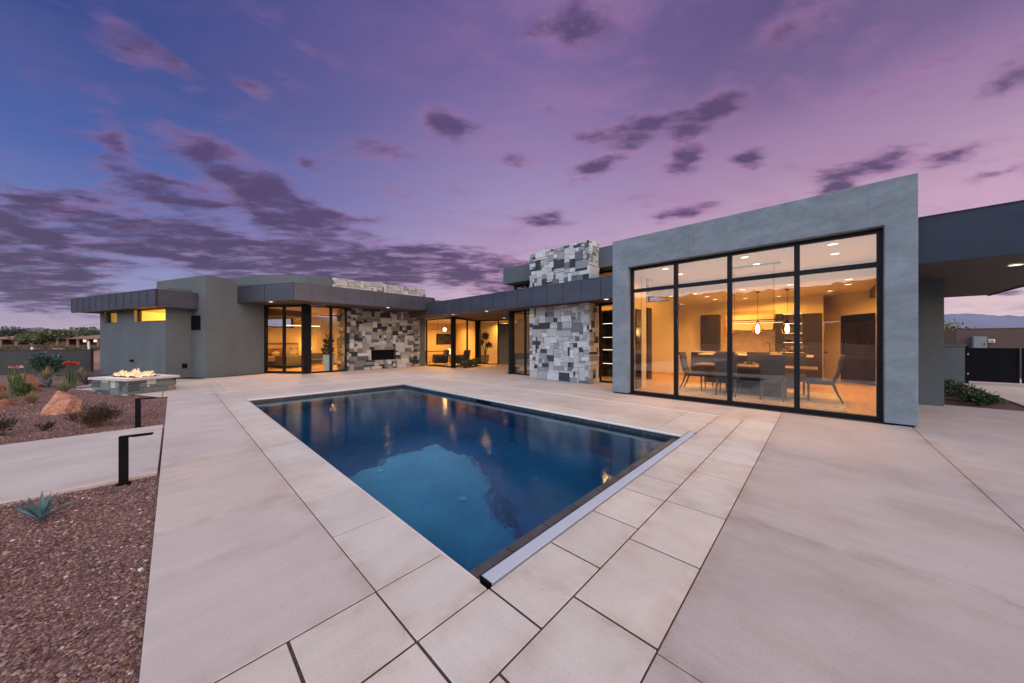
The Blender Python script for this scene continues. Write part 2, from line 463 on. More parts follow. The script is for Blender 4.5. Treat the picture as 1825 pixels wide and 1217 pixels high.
# joint bed below the slabs
for (a, b) in (((-.1, -14, ), (PX0 - .01, 12)), ((PX1 + .2, -14), (11.76, 12)), ((PX0 - .01, -14), (PX1 + .2, PY0 - .02)), ((PX0 - .01, PY1 + .2), (PX1 + .2, 12)), ((-.2, 12), (16, 16.4))):
    mb.box((a[0], a[1], -.3), (b[0], b[1], -.0045), 0)
mb.prism([(-.19, 11.9), (-.2, 16.4), (.9, 17.2), (-.4, 18), (-1.2, 19.5), (-2.25, 16.4)], -.3, -.0065, 0)
G = .0035
def slab(x0, y0, x1, y1, mi, col, j=.035, g=G, gx=None, gy=None):
    gx = gx or g; gy = gy or g
    mb.box((x0 + gx, y0 + gy, -.045), (x1 - gx, y1 - gy, 0), mi, jit(col, j))
# left strip
ys = [1.8, 3.51, 5.3, 7.1, 8.9, 10.7, 11.96]
for a, b in zip(ys, ys[1:]): slab(-.1, a, .785, b, 1, DECK)
for a, b in ((-.1, .37), (.37, .785)): slab(a, 1.36, b, 1.8, 1, COPE, g=.007)
# left coping
yc = [1.36, 1.8, 2.52, 3.24, 3.98, 4.7, 5.42, 6.16, 6.88, 7.6, 8.34, 9.06, 9.6, 10.45]
for a, b in zip(yc, yc[1:]): slab(.785, a, PX0 + (.012 if b <= 10 else 0), b, 1, COPE, .05, g=.0035, gy=.0045)
# near rows
xi = [-.1, .33, .785, 1.24, 1.82, 2.4, 2.98, 3.41, 3.83, 4.42, 4.9, 5.55, 6.1, 6.6, 7.13]
for a, b in zip(xi, xi[1:]): slab(a, .98, b, 1.36, 2, COPE, .06, gx=.0068, gy=.0048)
xo = [-.1, .42, .95, 1.52, 2.24, 3.0, 3.87, 4.43, 5.1, 5.75, 6.45, 7.13]
for a, b in zip(xo, xo[1:]): slab(a, .53, b, .98, 2, COPE, .06, gx=.0068, gy=.0048)
# coping along the house side and the far end
y = 1.36
slab(5.55, 1.36, 6.3, 1.9, 2, COPE, gx=.009, gy=.006); slab(6.3, 1.36, 7.06, 1.9, 2, COPE, gx=.009, gy=.006)
yk = [1.36, 1.9, 2.7, 3.5, 4.3, 5.1, 5.9, 6.7, 7.5, 8.3, 9.1, 10.0]
for i, (a, b) in enumerate(zip(yk, yk[1:])):
    slab(PX1 - .015, a if i else 1.475, 5.74 if i else 5.55, b, 2, COPE, g=.003)
xk = [PX0, 1.95, 2.7, 3.45, 4.2, 4.95, 5.74]
for a, b in zip(xk, xk[1:]): slab(a, PY1 - .015, b, 10.45, 1, COPE, g=.003)
# deck between coping and the white drain line
yd = [1.9, 3.4, 5.1, 6.8, 8.5, 10.45]
for a, b in zip(yd, yd[1:]): slab(5.74, a, 7.06, b, 2, DECK)
for a, b in zip([.785, 2.5, 4.2, 5.74, 7.06], [2.5, 4.2, 5.74, 7.06]): slab(a, 10.45, b, 11.95, 1, DECK)
# white drain
mb.box((.55, 11.945, -.05), (7.13, 12.0, -.002), 3); mb.box((7.07, .5, -.05), (7.12, 11.94, -.002), 3)
# house side of the drain
yh = [.53, 2.2, 4.0, 5.7, 7.4, 9.1, 10.6, 12.0]
for a, b in zip(yh, yh[1:]):
    slab(7.135, a, 8.3, b, 2, DECK)
for a, b in zip([4.1, 5.7, 7.4, 9.1, 10.6, 12.0], [5.7, 7.4, 9.1, 10.6, 12.0]): slab(8.3, a, 10.15, b, 2, DECK)
slab(10.15, 9.5, 12.2, 12.0, 2, DECK); slab(12.2, 9.5, 14.5, 12.0, 2, DECK)
for a, b in zip([-.19, 1.0, 3.0, 5.0, 7.06, 9.0, 11.0, 14.5], [1.0, 3.0, 5.0, 7.06, 9.0, 11.0, 14.5]):
    slab(a, 12.0, b, 14.2, 1, DECK); slab(a, 14.2, b, 16.35, 1, DECK)
mb.prism([(-.2, 11.97), (-.2, 16.35), (.85, 16.7), (-.25, 17.45), (-1.3, 19), (-2.2, 16.35), (-.66, 13.0)], -.045, -.001, 1, DECK)
mb.prism([(-.19, 16.36), (3.5, 16.36), (3.0, 17.4), (.9, 16.9)], -.045, -.001, 1, DECK)
# big slabs right and near
xd = [-.1, 1.5, 3.1, 4.78, 6.5, 8.3]
for a, b in zip(xd, xd[1:]): slab(a, -1.1, b, .53, 2, DECKR, g=.003)
xd = [-.1, 1.5, 3.1, 4.78, 6.5, 8.3, 10.0, 11.76]
for a, b in zip(xd, xd[1:]):
    slab(a, -4.2, b, -1.1, 2, DECKR, g=.003); slab(a, -8, b, -4.2, 2, DECKR, g=.003)
for a, b in zip([-.1, 1.5, 3.1], [1.5, 3.1, 8]): slab(a, -14, b, -8, 2, DECKR)
slab(8.3, -1.1, 11.6, -.9, 2, DECK)
tag(mb.build('patio_deck', [m_joint, m_deck_x, m_deck_y, m_whiteline], bevel=.0025, use_col=True), kind='structure')

# ---------------------------------------------------------------- swimming pool
m_plaster = M('pool_plaster', (.27, .5, .62), .7, var=((1.3, 1.3, 1.3), .8, 1.2), var2=((12, 12, 12), .93, 1.07))
m_tile = M('pool_tile', (.035, .042, .055), .25, var=((2.5, 2.5, 2.5), .7, 1.4))
m_ledge = M('ledge_tile', (.07, .062, .06), .45, var=((5, 5, 5), .65, 1.4))
m_grout = M('tile_grout', (.3, .27, .25), .8)
m_lid = M('cover_lid', (.43, .45, .51), .75, spec=.2, var=((3, 3, 3), .95, 1.04))
pool = thing('swimming_pool', 'rectangular swimming pool with dark blue water between pale stone coping and patio', 'pool', (3.25, 5.7, 0), world=True)
WZ = -.1
YB = 1.62
mb = MB()
# basin floor: deep, plus an added shallow rise imitating a bright sky reflection
zd = -1.75
REFLECTION_PATCH = [(1.0, 4.15), (1.41, 4.22), (2.1, 4.46), (2.91, 4.4), (3.11, 3.56), (2.97, 2.95), (2.62, 2.56), (2.66, 2.2), (2.6, 1.4), (1.0, 1.4)]
def sdist(x, y):
    best = 9; ins = False
    for (a, b), (c, d) in zip(REFLECTION_PATCH, REFLECTION_PATCH[1:] + REFLECTION_PATCH[:1]):
        t = max(0, min(1, ((x - a) * (c - a) + (y - b) * (d - b)) / ((c - a) ** 2 + (d - b) ** 2))); best = min(best, math.hypot(x - a - t * (c - a), y - b - t * (d - b)))
        if (b > y) != (d > y) and x < (c - a) * (y - b) / (d - b) + a: ins = not ins
    return best if ins else -best
def zf(x, y):
    s = sdist(x, y) + .1 * mnoise.noise(Vector((x * 3.5, y * 3.5, 2))) + .09 * mnoise.noise(Vector((x * 8, y * 14, 4))) + .06 * mnoise.noise(Vector((x * 16, y * 30, 6)))
    k = max(0, min(1, (s + .2) / .5)); k = k * k * (3 - 2 * k)
    sh = -.23 - max(0, 4.3 - y) ** 1.25 * .34 - .05 * mnoise.noise(Vector((x * 1.6, y * 1.6, 0)))
    return max(zd, zd + (sh - zd) * k)
n = 111; ny_ = 230
for j in range(ny_ + 1):
    for i in range(n): xv = PX0 + (PX1 - PX0) * i / (n - 1); yv = YB + (PY1 - YB) * j / ny_; mb.v.append((xv, yv, zf(xv, yv)))
for j in range(ny_):
    for i in range(n - 1): a = j * n + i; mb.f.append((a, a + 1, a + n + 1, a + n)); mb.mi.append(0); mb.c.append((1, 1, 1))
for (x0, y0, x1, y1) in ((PX0 - .2, YB - .2, PX0, PY1 + .2), (PX1, YB - .2, PX1 + .2, PY1 + .2), (PX0, PY1, PX1, PY1 + .2), (PX0, YB - .2, PX1, YB)):
    mb.box((x0, y0, -2.0), (x1, y1, -.3 if y1 > 2 else -.14))
mb.build('basin', m_plaster, pool)
mb = MB()   # waterline tile band: tiles with thin grout gaps, a hair proud of the basin
def band(p, q, nrm):
    d = Vector((q[0] - p[0], q[1] - p[1])); Ln = d.length; d.normalize(); k = int(Ln / .6)
    for i in range(k):
        a = Vector(p) + d * (Ln * i / k + .003); b = Vector(p) + d * (Ln * (i + 1) / k - .003)
        n2 = Vector(nrm) * .012
        for (z0, z1) in ((-.3, -.178), (-.172, -.045)):
            mb.prism([tuple(a), tuple(b), tuple(b + n2), tuple(a + n2)], z0, z1, 0)
    a = Vector(p); b = Vector(q); n2 = Vector(nrm) * .009
    mb.prism([tuple(a), tuple(b), tuple(b + n2), tuple(a + n2)], -.3, -.047, 1)
    n3 = Vector(nrm) * -.2
    mb.prism([tuple(a), tuple(b), tuple(b + n3), tuple(a + n3)], -.299, -.046, 1)
band((PX0, PY1), (PX1, PY1), (0, -1)); band((PX1, PY1), (PX1, 1.45), (-1, 0)); band((PX0, 1.45), (PX0, PY1), (1, 0))
mb.build('waterline_tile', [m_tile, m_grout], pool)
mb = MB()   # bullnose edge below the coping
r = .02
for (p, q) in (((PX0, PY1 - .014), (PX1, PY1 - .014)), ((PX1 - .014, PY1), (PX1 - .014, 1.5)), ((PX0 + .012, 1.45), (PX0 + .012, PY1))):
    mb.tube([(p[0], p[1], -.024), (q[0], q[1], -.024)], r, 10)
mb.build('coping_edge', M('coping_edge', (.6, .57, .56), .5), pool, smooth=True)
mb = MB()   # spillway ledge: two rows of slate tile
xx = PX0
mb.box((PX0, 1.44, -.3), (PX1, YB, -.088), 1)
while xx < PX1 - .05:
    x2 = min(PX1, xx + .42)
    mb.box((xx + .005, 1.548, -.2), (x2 - .005, YB + .004, -.07), 0)
    mb.box((xx + .005, 1.46, -.2), (x2 - .005, 1.534, -.075), 2)
    xx = x2
mb.build('spillway_ledge', [m_ledge, m_grout, m_tile], pool, bevel=.003)
mb = MB()   # cover housing lid: rounded pale bar
prof = [(1.372, -.03), (1.373, .0), (1.376, .003), (1.455, .003), (1.464, .0), (1.468, -.008), (1.47, -.05)]
xa, xb = 1.275, 5.52
vs = [(xa, y, z) for y, z in prof] + [(xb, y, z) for y, z in prof]; k = len(prof)
fs = [(i, i + 1, k + i + 1, k + i) for i in range(k - 1)] + [tuple(range(k)), tuple(range(2 * k - 1, k - 1, -1))]
mb.add(vs, fs)
lid = mb.build('cover_lid', m_lid, pool, smooth=False)
mb = MB(); mb.prism([(xa - .012, 1.375), (xa - .001, 1.375), (xa - .001, 1.468), (xa - .012, 1.468)], -.08, -.002)
sub(mb.build('end_cap', m_black), lid)
mb = MB(); mb.box((PX0, 1.372, -.25), (PX1, 1.44, -.06)); mb.build('gutter', m_black, pool)
for (x, y) in ((1.75, 3.9), (2.6, 5.6), (2.25, 2.9), (3.9, 3.2), (4.6, 4.4), (3.9, 6.2), (2.4, 7.4), (4.4, 8.2)):
    mb = MB(); mb.lathe([(.05, 0), (.05, .02), (.03, .03), (.001, .032)], (x, y, zf(x, y) + .002), 14); mb.build('cleaning_head', m_white, pool)
mb = MB(); mb.box((PX1 - .02, 5.7, -.17), (PX1 - .008, 6.25, -.06)); mb.build('skimmer_slot', m_black, pool)

def water_mat():
    m, nt, p, out = base_mat('pool_water'); nt.nodes.remove(p); L = nt.links
    g = nd(nt, 'ShaderNodeBsdfRefraction'); g.inputs['IOR'].default_value = 1.36; g.inputs['Roughness'].default_value = 0.0; g.inputs['Color'].default_value = (.6, .94, 1, 1)
    gs = nd(nt, 'ShaderNodeBsdfGlossy'); gs.inputs['Roughness'].default_value = 0.0; gs.inputs['Color'].default_value = (.84, .97, 1, 1)
    fr = nd(nt, 'ShaderNodeFresnel'); fr.inputs['IOR'].default_value = 1.43; mxs = nd(nt, 'ShaderNodeMixShader')
    geo = nd(nt, 'ShaderNodeNewGeometry')
    def nz(sc, d, dist):
        mp = nd(nt, 'ShaderNodeMapping'); mp.inputs['Scale'].default_value = sc; mp.inputs['Rotation'].default_value = (0, 0, .5)
        L.new(geo.outputs['Position'], mp.inputs['Vector'])
        n = nd(nt, 'ShaderNodeTexNoise'); n.inputs['Scale'].default_value = 1; n.inputs['Detail'].default_value = d; n.inputs['Distortion'].default_value = dist
        L.new(mp.outputs[0], n.inputs['Vector']); return n.outputs['Fac']
    b1 = nd(nt, 'ShaderNodeBump'); b1.inputs['Strength'].default_value = 1; b1.inputs['Distance'].default_value = .0022
    L.new(nz((5.5, 8, 1), 3, .5), b1.inputs['Height'])
    b2 = nd(nt, 'ShaderNodeBump'); b2.inputs['Strength'].default_value = 1; b2.inputs['Distance'].default_value = .0011
    L.new(nz((24, 34, 1), 2, .4), b2.inputs['Height']); L.new(b1.outputs[0], b2.inputs['Normal'])
    for s_ in (g, gs, fr): L.new(b2.outputs[0], s_.inputs['Normal'])
    L.new(fr.outputs[0], mxs.inputs[0]); L.new(g.outputs[0], mxs.inputs[1]); L.new(gs.outputs[0], mxs.inputs[2]); L.new(mxs.outputs[0], out.inputs['Surface'])
    va = nd(nt, 'ShaderNodeVolumeAbsorption'); va.inputs['Color'].default_value = (.012, .66, .8, 1); va.inputs['Density'].default_value = 1.0
    L.new(va.outputs[0], out.inputs['Volume'])
    return m
mb = MB(); mb.box((PX0 - .05, YB - .05, -1.9), (PX1 + .05, PY1 + .05, WZ))
tag(mb.build('pool_water', water_mat()), kind='structure')
#PART2
# ---------------------------------------------------------------- house
house = thing('house', 'long modern flat roofed house of grey stucco, dark metal fascias and pale stone', 'house', (8.3, 4.1, 0), world=True)
PAL = [((.62, .62, .63), 38), ((.52, .515, .51), 18), ((.42, .42, .425), 13), ((.29, .305, .32), 12), ((.15, .17, .185), 10), ((.042, .054, .064), 11), ((.1, .125, .125), 5), ((.4, .36, .33), 3)]
PAL_WARM = [((.53, .52, .51), 24), ((.4, .38, .36), 16), ((.3, .29, .28), 17), ((.19, .19, .19), 16), ((.1, .108, .112), 14), ((.028, .034, .042), 14), ((.2, .175, .15), 5)]
def stone_face(mb, o, u, nrm, ul, z0, z1, seed, pal=PAL, cell=.075, hole=None, proud=.055):
    rr = random.Random(seed)
    nu = max(1, round(ul / cell)); nv = max(1, round((z1 - z0) / cell)); cu = ul / nu; cv = (z1 - z0) / nv
    occ = [[False] * nu for _ in range(nv)]
    U = Vector(u).normalized(); N = Vector(nrm).normalized()
    if hole:
        for j in range(nv):
            for i in range(nu):
                if hole[0] < (i + .5) * cu < hole[1] and hole[2] < z0 + (j + .5) * cv < hole[3]: occ[j][i] = True
    tot = sum(w for _, w in pal)
    for j in range(nv):
        for i in range(nu):
            if occ[j][i]: continue
            w = rr.choice((1, 2, 2, 3, 3, 4, 4, 5, 6, 7)); h = rr.choice((1, 2, 2, 2, 3, 3, 4)) if w > 2 else rr.choice((1, 2, 2))
            w = min(w, nu - i); h = min(h, nv - j)
            while any(occ[j][i + k] for k in range(w)): w -= 1
            while any(occ[j + l][i + k] for l in range(h) for k in range(w)): h -= 1
            for l in range(h):
                for k in range(w): occ[j + l][i + k] = True
            g = .0045
            a = Vector(o) + U * (i * cu + g); b = Vector(o) + U * ((i + w) * cu - g)
            t = rr.random() * tot
            for c, wt in pal:
                t -= wt
                if t <= 0: break
            kf = rr.uniform(.85, 1.12); c = tuple(v * kf for v in c)
            d = N * (proud * rr.uniform(.3, 1.0)); back = N * -.02
            mb.prism([tuple(a + back), tuple(b + back), tuple(b + d), tuple(a + d)], z0 + j * cv + g, z0 + (j + h) * cv - g, 0, c)

def glazing(p, q, z0, z1, mull=(), trans=(), fw=.06, dep=.08, label=None, bot=None, tw=.05, mw=None, parent=house, pane_mat=None):
    """window frame p->q (depth to the left of p->q) with a pane in each bay"""
    P = Vector(p); Q = Vector(q); D = (Q - P); Ln = D.length; D.normalize()
    at = lambda s: tuple(P + D * s)
    mw = mw or fw; bot = bot or fw
    mb = MB()
    mb.bar(at(0), at(Ln), z0, z0 + bot, dep); mb.bar(at(0), at(Ln), z1 - fw, z1, dep)
    mb.bar(at(0), at(fw), z0 + bot, z1 - fw, dep, off=.0); mb.bar(at(Ln - fw), at(Ln), z0 + bot, z1 - fw, dep)
    ms = [Ln * m for m in mull]
    for s in ms: mb.bar(at(s - mw / 2), at(s + mw / 2), z0 + bot, z1 - fw, dep, off=-.004)
    for t in trans: mb.bar(at(fw), at(Ln - fw), t - tw / 2, t + tw / 2, dep - .012, off=.004)
    fr = mb.build('window', m_frame, parent)
    if label: fr['label'] = label
    us = [fw] + [v for s in ms for v in (s - mw / 2, s + mw / 2)] + [Ln - fw]
    zs = [z0 + bot] + [v for t in trans for v in (t - tw / 2, t + tw / 2)] + [z1 - fw]
    for i in range(0, len(us), 2):
        for j in range(0, len(zs), 2):
            m2 = MB(); m2.bar(at(us[i]), at(us[i + 1]), zs[j], zs[j + 1], .012, off=dep * .45)
            sub(m2.build('pane', pane_mat or m_glass), fr)
    return fr

def fascia(p, q, z0, z1, t=.06, label=None, seam=.62, m=None):
    """standing-seam metal edge p->q; outside lies to the right of p->q"""
    P = Vector(p); Q = Vector(q); D = Q - P; Ln = D.length; D.normalize(); mb = MB()
    mb.bar(p, q, z0, z1, t)
    k = max(1, int(Ln / seam)); rr = random.Random(int(Ln * 100))
    for i in range(k + 1):
        s = Ln * i / k
        a = P + D * max(0, s - .008); b = P + D * min(Ln, s + .008)
        mb.bar(tuple(a), tuple(b), z0 + .006, z1 - .012, .016, off=-.016)
    # drip edge and cap
    mb.bar(p, q, z0 - .02, z0, t + .01, off=-.012); mb.bar(p, q, z1, z1 + .018, t + .02, off=-.014)
    f = mb.build('roof_fascia', m or m_zinc, house)
    if label: f['label'] = label
    return f
def wall(name, mb, m, label=None, **k):
    o = mb.build(name, m, house, **k)
    if label: o['label'] = label
    return o

# --- great room portal: one U-shaped slab
x0, x1 = 8.3, 8.74
poly = [(-1.16, .03), (-.8, .03), (-.8, 3.37), (3.67, 3.37), (3.67, .03), (4.1, .03), (4.1, 4.13), (-1.16, 4.13)]
n = len(poly); mb = MB()
mb.add([(x0, y, z) for y, z in poly] + [(x1, y, z) for y, z in poly],
       [tuple(range(n)), tuple(range(2 * n - 1, n - 1, -1))] + [((i + 1) % n, i, n + i, n + (i + 1) % n) for i in range(n)])
wall('portal_wall', mb, m_stucco_blue, 'tall blue grey plaster portal framing the great room glass', bevel=.006)
mb = MB(); mb.box((8.33, -1.13, -.02), (8.72, -.83, .03)); wall('shadow_gap', mb, m_black)  # black inset strip stands for the shadow gap under the raised pillar
mb = MB(); mb.box((8.33, 3.7, -.02), (8.72, 4.07, .03)); wall('shadow_gap', mb, m_black)
gw = glazing((8.47, 3.67), (8.47, -.8), .0, 3.37, mull=(.252, .5, .75), trans=(2.75,), fw=.07, dep=.1, bot=.085, tw=.085, mw=.085, label='floor to ceiling great room window of eight panes')
m_joint_line = M('stucco_joint', (.13, .155, .18), .9)
mb = MB(); mb.box((8.2985, -.62, 3.42), (8.3, -.614, 4.12)); wall('control_joint', mb, m_joint_line)
mb = MB(); mb.box((8.2985, 2.2, 3.4), (8.3, 2.206, 4.12)); wall('control_joint', mb, m_joint_line)
mb = MB(); mb.box((8.2985, .75, 3.76), (8.3, 4.09, 3.766)); wall('control_joint', mb, m_joint_line)
# pavilion shell
mb = MB()
mb.box((8.745, 3.95, 0), (10.08, 4.1, 3.46)); mb.box((8.745, -1.16, 0), (11.6, -1.0, 3.46)); mb.box((11.45, -1.95, 0), (11.6, -1.165, 3.46)); mb.box((11.605, -1.95, 0), (17.5, -1.8, 3.46))
mb.box((8.745, -1.16, 3.465), (11.3, 4.1, 4.08)); mb.box((11.305, -1.95, 3.465), (17.6, 4.1, 3.7))
wall('side_wall', mb, m_stucco)
mb = MB(); mb.box((11.6, -1.952, 0), (11.66, -1.19, 2.74)); wall('end_wall', mb, m_stucco, 'grey stucco wall under the covered side patio')
# canopy beyond the portal
mb = MB(); mb.box((8.97, -3.6, 2.77), (16.6, -1.165, 3.45)); wall('canopy_roof', mb, m_soffit, 'deep canopy roof over the side patio')
fascia((8.9, -1.165), (8.9, -3.66), 2.76, 3.53, label='dark fascia of the side patio canopy', seam=1.2, t=.065, m=m_zinc_vignette)
fascia((8.97, -3.62), (16.6, -3.62), 2.76, 3.53, t=.02, seam=1.2, m=m_zinc_vignette)

# --- link roof and fascia
fascia((8.9, 14.3), (8.9, 4.105), 2.7, 3.33, t=.065, label='long blue grey metal fascia over the entry court', seam=.66)
mb = MB(); mb.box((8.966, 4.105, 2.71), (10.72, 14.3, 3.28)); mb.box((10.725, 9.9, 2.71), (15.5, 17, 3.28)); mb.box((8.97, 14.305, 2.71), (10.72, 17, 3.0)); mb.box((10.725, 4.105, 3.0), (10.9, 9.89, 3.28))
wall('link_roof', mb, m_soffit)
# --- stone chimney
mb = MB(); mb.box((9.53, 5.52, 0), (10.08, 8.07, 4.72)); ch = wall('stone_chimney', mb, m_mortar, 'tall chimney of pale and charcoal ashlar blocks')
mb = MB()
stone_face(mb, (9.52, 8.1), (0, -1), (-1, 0), 2.58, 0, 2.69, 11)
stone_face(mb, (9.52, 8.1), (0, -1), (-1, 0), 2.58, 2.75, 4.76, 12)
stone_face(mb, (9.5, 5.52), (1, 0), (0, -1), .6, 0, 2.69, 13)
stone_face(mb, (9.5, 5.52), (1, 0), (0, -1), .6, 2.75, 4.76, 14)
stone_face(mb, (10.09, 5.5), (0, 1), (1, 0), 2.6, 3.3, 4.76, 15)
sub(mb.build('stone_facing', m_stone, house, bevel=.006, use_col=True), ch)
mb = MB(); mb.box((9.5, 5.5, 4.74), (10.1, 8.09, 4.79)); sub(mb.build('cap', m_stone_cap if 'm_stone_cap' in globals() else m_concrete, house), ch)
# --- glass both sides of the chimney
glazing((10.05, 9.55), (10.05, 8.12), .0, 2.7, mull=(.5,), fw=.06, bot=.06, label='narrow court window beside the stone chimney')
mb = MB(); mb.box((9.93, 9.5, 0), (10.1, 9.66, 2.7)); wall('corner_post', mb, m_frame)
glazing((10.1, 9.6), (14.3, 9.6), .0, 2.7, mull=(.4, .75), fw=.06)
glazing((10.12, 5.5), (10.12, 4.12), .0, 2.7, mull=(), fw=.06, label='narrow window between the stone chimney and the portal', pane_mat=m_glass_clear)
# --- clerestory roof
mb = MB(); mb.box((10.1, 3.9, 3.93), (16.0, 10.15, 4.62)); wall('clerestory_roof', mb, m_stucco, 'flat grey stucco roof slab above the clerestory')
glazing((10.72, 10.0), (10.72, 4.12), 3.29, 3.93, mull=(.12, .3, .5, .7, .88), fw=.05, label='clerestory window strip under the upper roof')
mb = MB(); mb.box((10.73, 9.98, 3.29), (15.2, 10.1, 3.925)); wall('clerestory_wall', mb, m_stucco)
mb = MB(); mb.box((10.73, 4.1, 3.705), (15.2, 4.2, 3.925)); wall('clerestory_wall', mb, m_stucco)
# --- great room interior shell
def quad_in(name, pts, m): 
    mb = MB(); mb.prism(pts[0], pts[1], pts[2]); return wall(name, mb, m)
mb = MB(); mb.box((8.58, -1.0, -.2), (17.6, 3.95, .004)); mb.box((10.15, 3.95, -.2), (17.6, 9.6, .004)); mb.box((11.6, -1.8, -.2), (17.6, -1.0, .004)); wall('floor', mb, m_oak)
mb = MB()
mb.box((8.745, -1.0, 3.4), (11.9, 3.945, 3.46)); mb.box((11.9, -1.8, 3.03), (17.5, 4.3, 3.1)); mb.box((10.92, 4.3, 3.88), (15.3, 9.9, 3.925)); mb.box((10.92, 4.25, 3.4), (11.9, 4.3, 3.88)); mb.box((11.9, 4.25, 3.1), (17.5, 4.3, 3.88)); mb.box((11.88, -1.75, 3.03), (11.899, 4.24, 3.4)); mb.box((11.3, -1.78, 3.401), (11.899, -1.0, 3.46)); mb.box((10.92, 3.946, 3.401), (11.899, 4.25, 3.46)); mb.box((10.2, 4.12, 2.68), (10.9, 9.55, 2.705))
wall('ceiling', mb, m_ceil)
mb = MB()
mb.box((15.6, -.09, 0), (15.75, 4.55, 3.03)); mb.box((15.0, 4.55, 0), (15.75, 4.68, 3.88)); mb.box((15.0, 4.68, 0), (15.12, 9.6, 3.2)); mb.box((15.0, 4.68, 3.46), (15.12, 9.6, 3.88))
mb.box((15.6, -.11, 0), (17.3, -.0905, 3.03)); wall('interior_wall', mb, m_cream); mb = MB(); mb.bar((17.2, .25), (16.1, -.56), 2.12, 3.03, .12, off=.0); mb.bar((16.12, -.56), (14.5, -1.81), 2.31, 3.03, .12, off=-.002); mb.box((16.15, -1.8, 0), (17.5, -.62, 2.12)); wall('interior_wall', mb, m_cream); mb = MB(); mb.box((8.745, 3.9, 0), (10.05, 3.945, 3.4)); mb.box((9.75, 3.87, 0), (10.08, 3.9, 3.4))
wall('interior_wall', mb, m_cream); mb = MB(); mb.box((8.745, -1.0, 0), (11.45, -.97, 3.4)); wall('interior_wall', mb, m_cream); mb = MB(); mb.box((11.62, -1.79, 0), (17.4, -1.76, 3.03))
wall('interior_wall', mb, m_cream)
glazing((15.03, 9.5), (15.03, 4.7), 3.2, 3.46, mull=(.3, .6, .8), fw=.03)
# pantry door
mb = MB(); mb.bar((16.85, -.14), (16.2, -.52), .005, 2.1, .05)
dr = wall('pantry_door', mb, m_cream, 'cream panelled pantry door beside the dark cabinets')
mb = MB(); mb.bar((16.83, -.15), (16.22, -.505), .15, .95, .02, off=.052); mb.bar((16.83, -.15), (16.22, -.505), 1.1, 1.98, .02, off=.052)
sub(mb.build('door_panel', m_cream, house), dr)
mb = MB(); mb.blob((16.68, -.175, 1.0), .035, 8, 6); sub(mb.build('handle', m_black, house), dr)

# --- bedroom wing (rotated)
BC = (3.92, 16.1); BL = W(9.1, 15.4)
mb = MB(); mb.prism([W(7.05, 15.4), W(8.12, 15.4), W(8.12, 15.6), W(7.25, 15.6)], 0, 3.93); mb.prism([W(8.1205, 15.4), BL, W(9.1, 15.6), W(8.1205, 15.6)], 0, 3.6); mb.prism([W(7.92, 15.6005), W(8.12, 15.6005), W(8.12, 18), W(7.92, 18)], 3.0, 3.93)
mb.prism([W(7.05, 15.401), W(7.249, 15.601), W(7.249, 16.56), W(7.05, 16.56)], 0, 3.93); mb.prism([W(7.05, 16.5605), W(7.249, 16.5605), W(7.249, 19), W(7.05, 19)], 2.67, 3.93); mb.prism([W(8.1205, 16.6), W(10.5, 16.6), W(10.5, 16.8), W(8.1205, 16.8)], 3.4, 3.98)
wall('bedroom_wall', mb, m_stucco, 'tall grey stucco block beside the bedroom glass')
mb = MB(); mb.prism([W(6.3, 16.35), W(7.048, 16.35), W(7.048, 16.55), W(6.5, 16.55)], 0, 2.66)
# left face with two window openings (clerestory just below the soffit)
def lwall(q0, q1, z0, z1): mb.prism([W(6.3, q0), W(6.5, q0), W(6.5, q1), W(6.3, q1)], z0, z1)
lwall(16.5505, 18.7, 0, 2.18); lwall(18.7, 20.15, 0, 2.66); lwall(20.15, 21.35, 0, 2.18); lwall(21.35, 21.7, 0, 2.66); lwall(16.352, 16.55, 0, 2.66) if False else None
mb.prism([W(6.3, 16.3505), W(6.499, 16.5495), W(6.3, 16.5495)], 0, 2.18)
mb.prism([W(6.5, 21.5), W(12, 21.5), W(12, 21.7), W(6.5, 21.7)], 0, 2.66)
wall('bath_wall', mb, m_stucco, 'grey stucco end wall behind the fire pit')
glazing(W(6.42, 18.7), W(6.42, 16.52), 2.18, 2.66, fw=.03, label='lit clerestory window on the end wall', pane_mat=m_glass_clear)
glazing(W(6.42, 21.35), W(6.42, 20.15), 2.18, 2.66, fw=.03, label='small clerestory window near the corner of the end wall', pane_mat=m_glass_clear)
# rooms behind those windows
mb = MB(); mb.prism([W(9.3, 16.6), W(9.4, 16.6), W(9.4, 19.3), W(9.3, 19.3)], 0, 2.66); mb.prism([W(6.55, 19.3), W(9.4, 19.3), W(9.4, 19.4), W(6.55, 19.4)], 0, 2.66); mb.prism([W(7.2, 16.56), W(9.3, 16.56), W(9.3, 16.6), W(7.2, 16.6)], 0, 2.66); mb.prism([W(6.52, 16.56), W(9.3, 16.56), W(9.3, 19.3), W(6.52, 19.3)], .0, .02)
wall('interior_wall', mb, m_cream)
mb = MB(); mb.prism([W(6.42, 16.4), W(9.3, 16.56), W(9.3, 21.6), W(6.42, 21.6)], 2.645, 2.659); wall('ceiling', mb, m_ceil)
mb = MB(); mb.prism([W(6.52, 21.42), W(9.3, 21.42), W(9.3, 21.48), W(6.52, 21.48)], 0, 2.64); wall('interior_wall', mb, M('mint_sky_tint', (.5, .62, .58), .8))  # mint wall colour stands in for sky seen through an opposite window
fascia(W(5.87, 22.95), W(5.87, 15.9), 2.66, 3.24, label='seamed fascia above the clerestory windows', seam=.55)
fascia(W(5.87, 15.9), W(7.045, 15.9), 2.66, 3.24, seam=1.3)
mb = MB(); mb.prism([W(5.94, 15.97), W(7.04, 15.97), W(7.04, 22.9), W(5.94, 22.9)], 2.662, 3.22); mb.prism([W(7.3, 16.57), W(12, 16.57), W(12, 21.9), W(7.3, 21.9)], 2.662, 3.0); wall('wing_roof', mb, m_soffit)
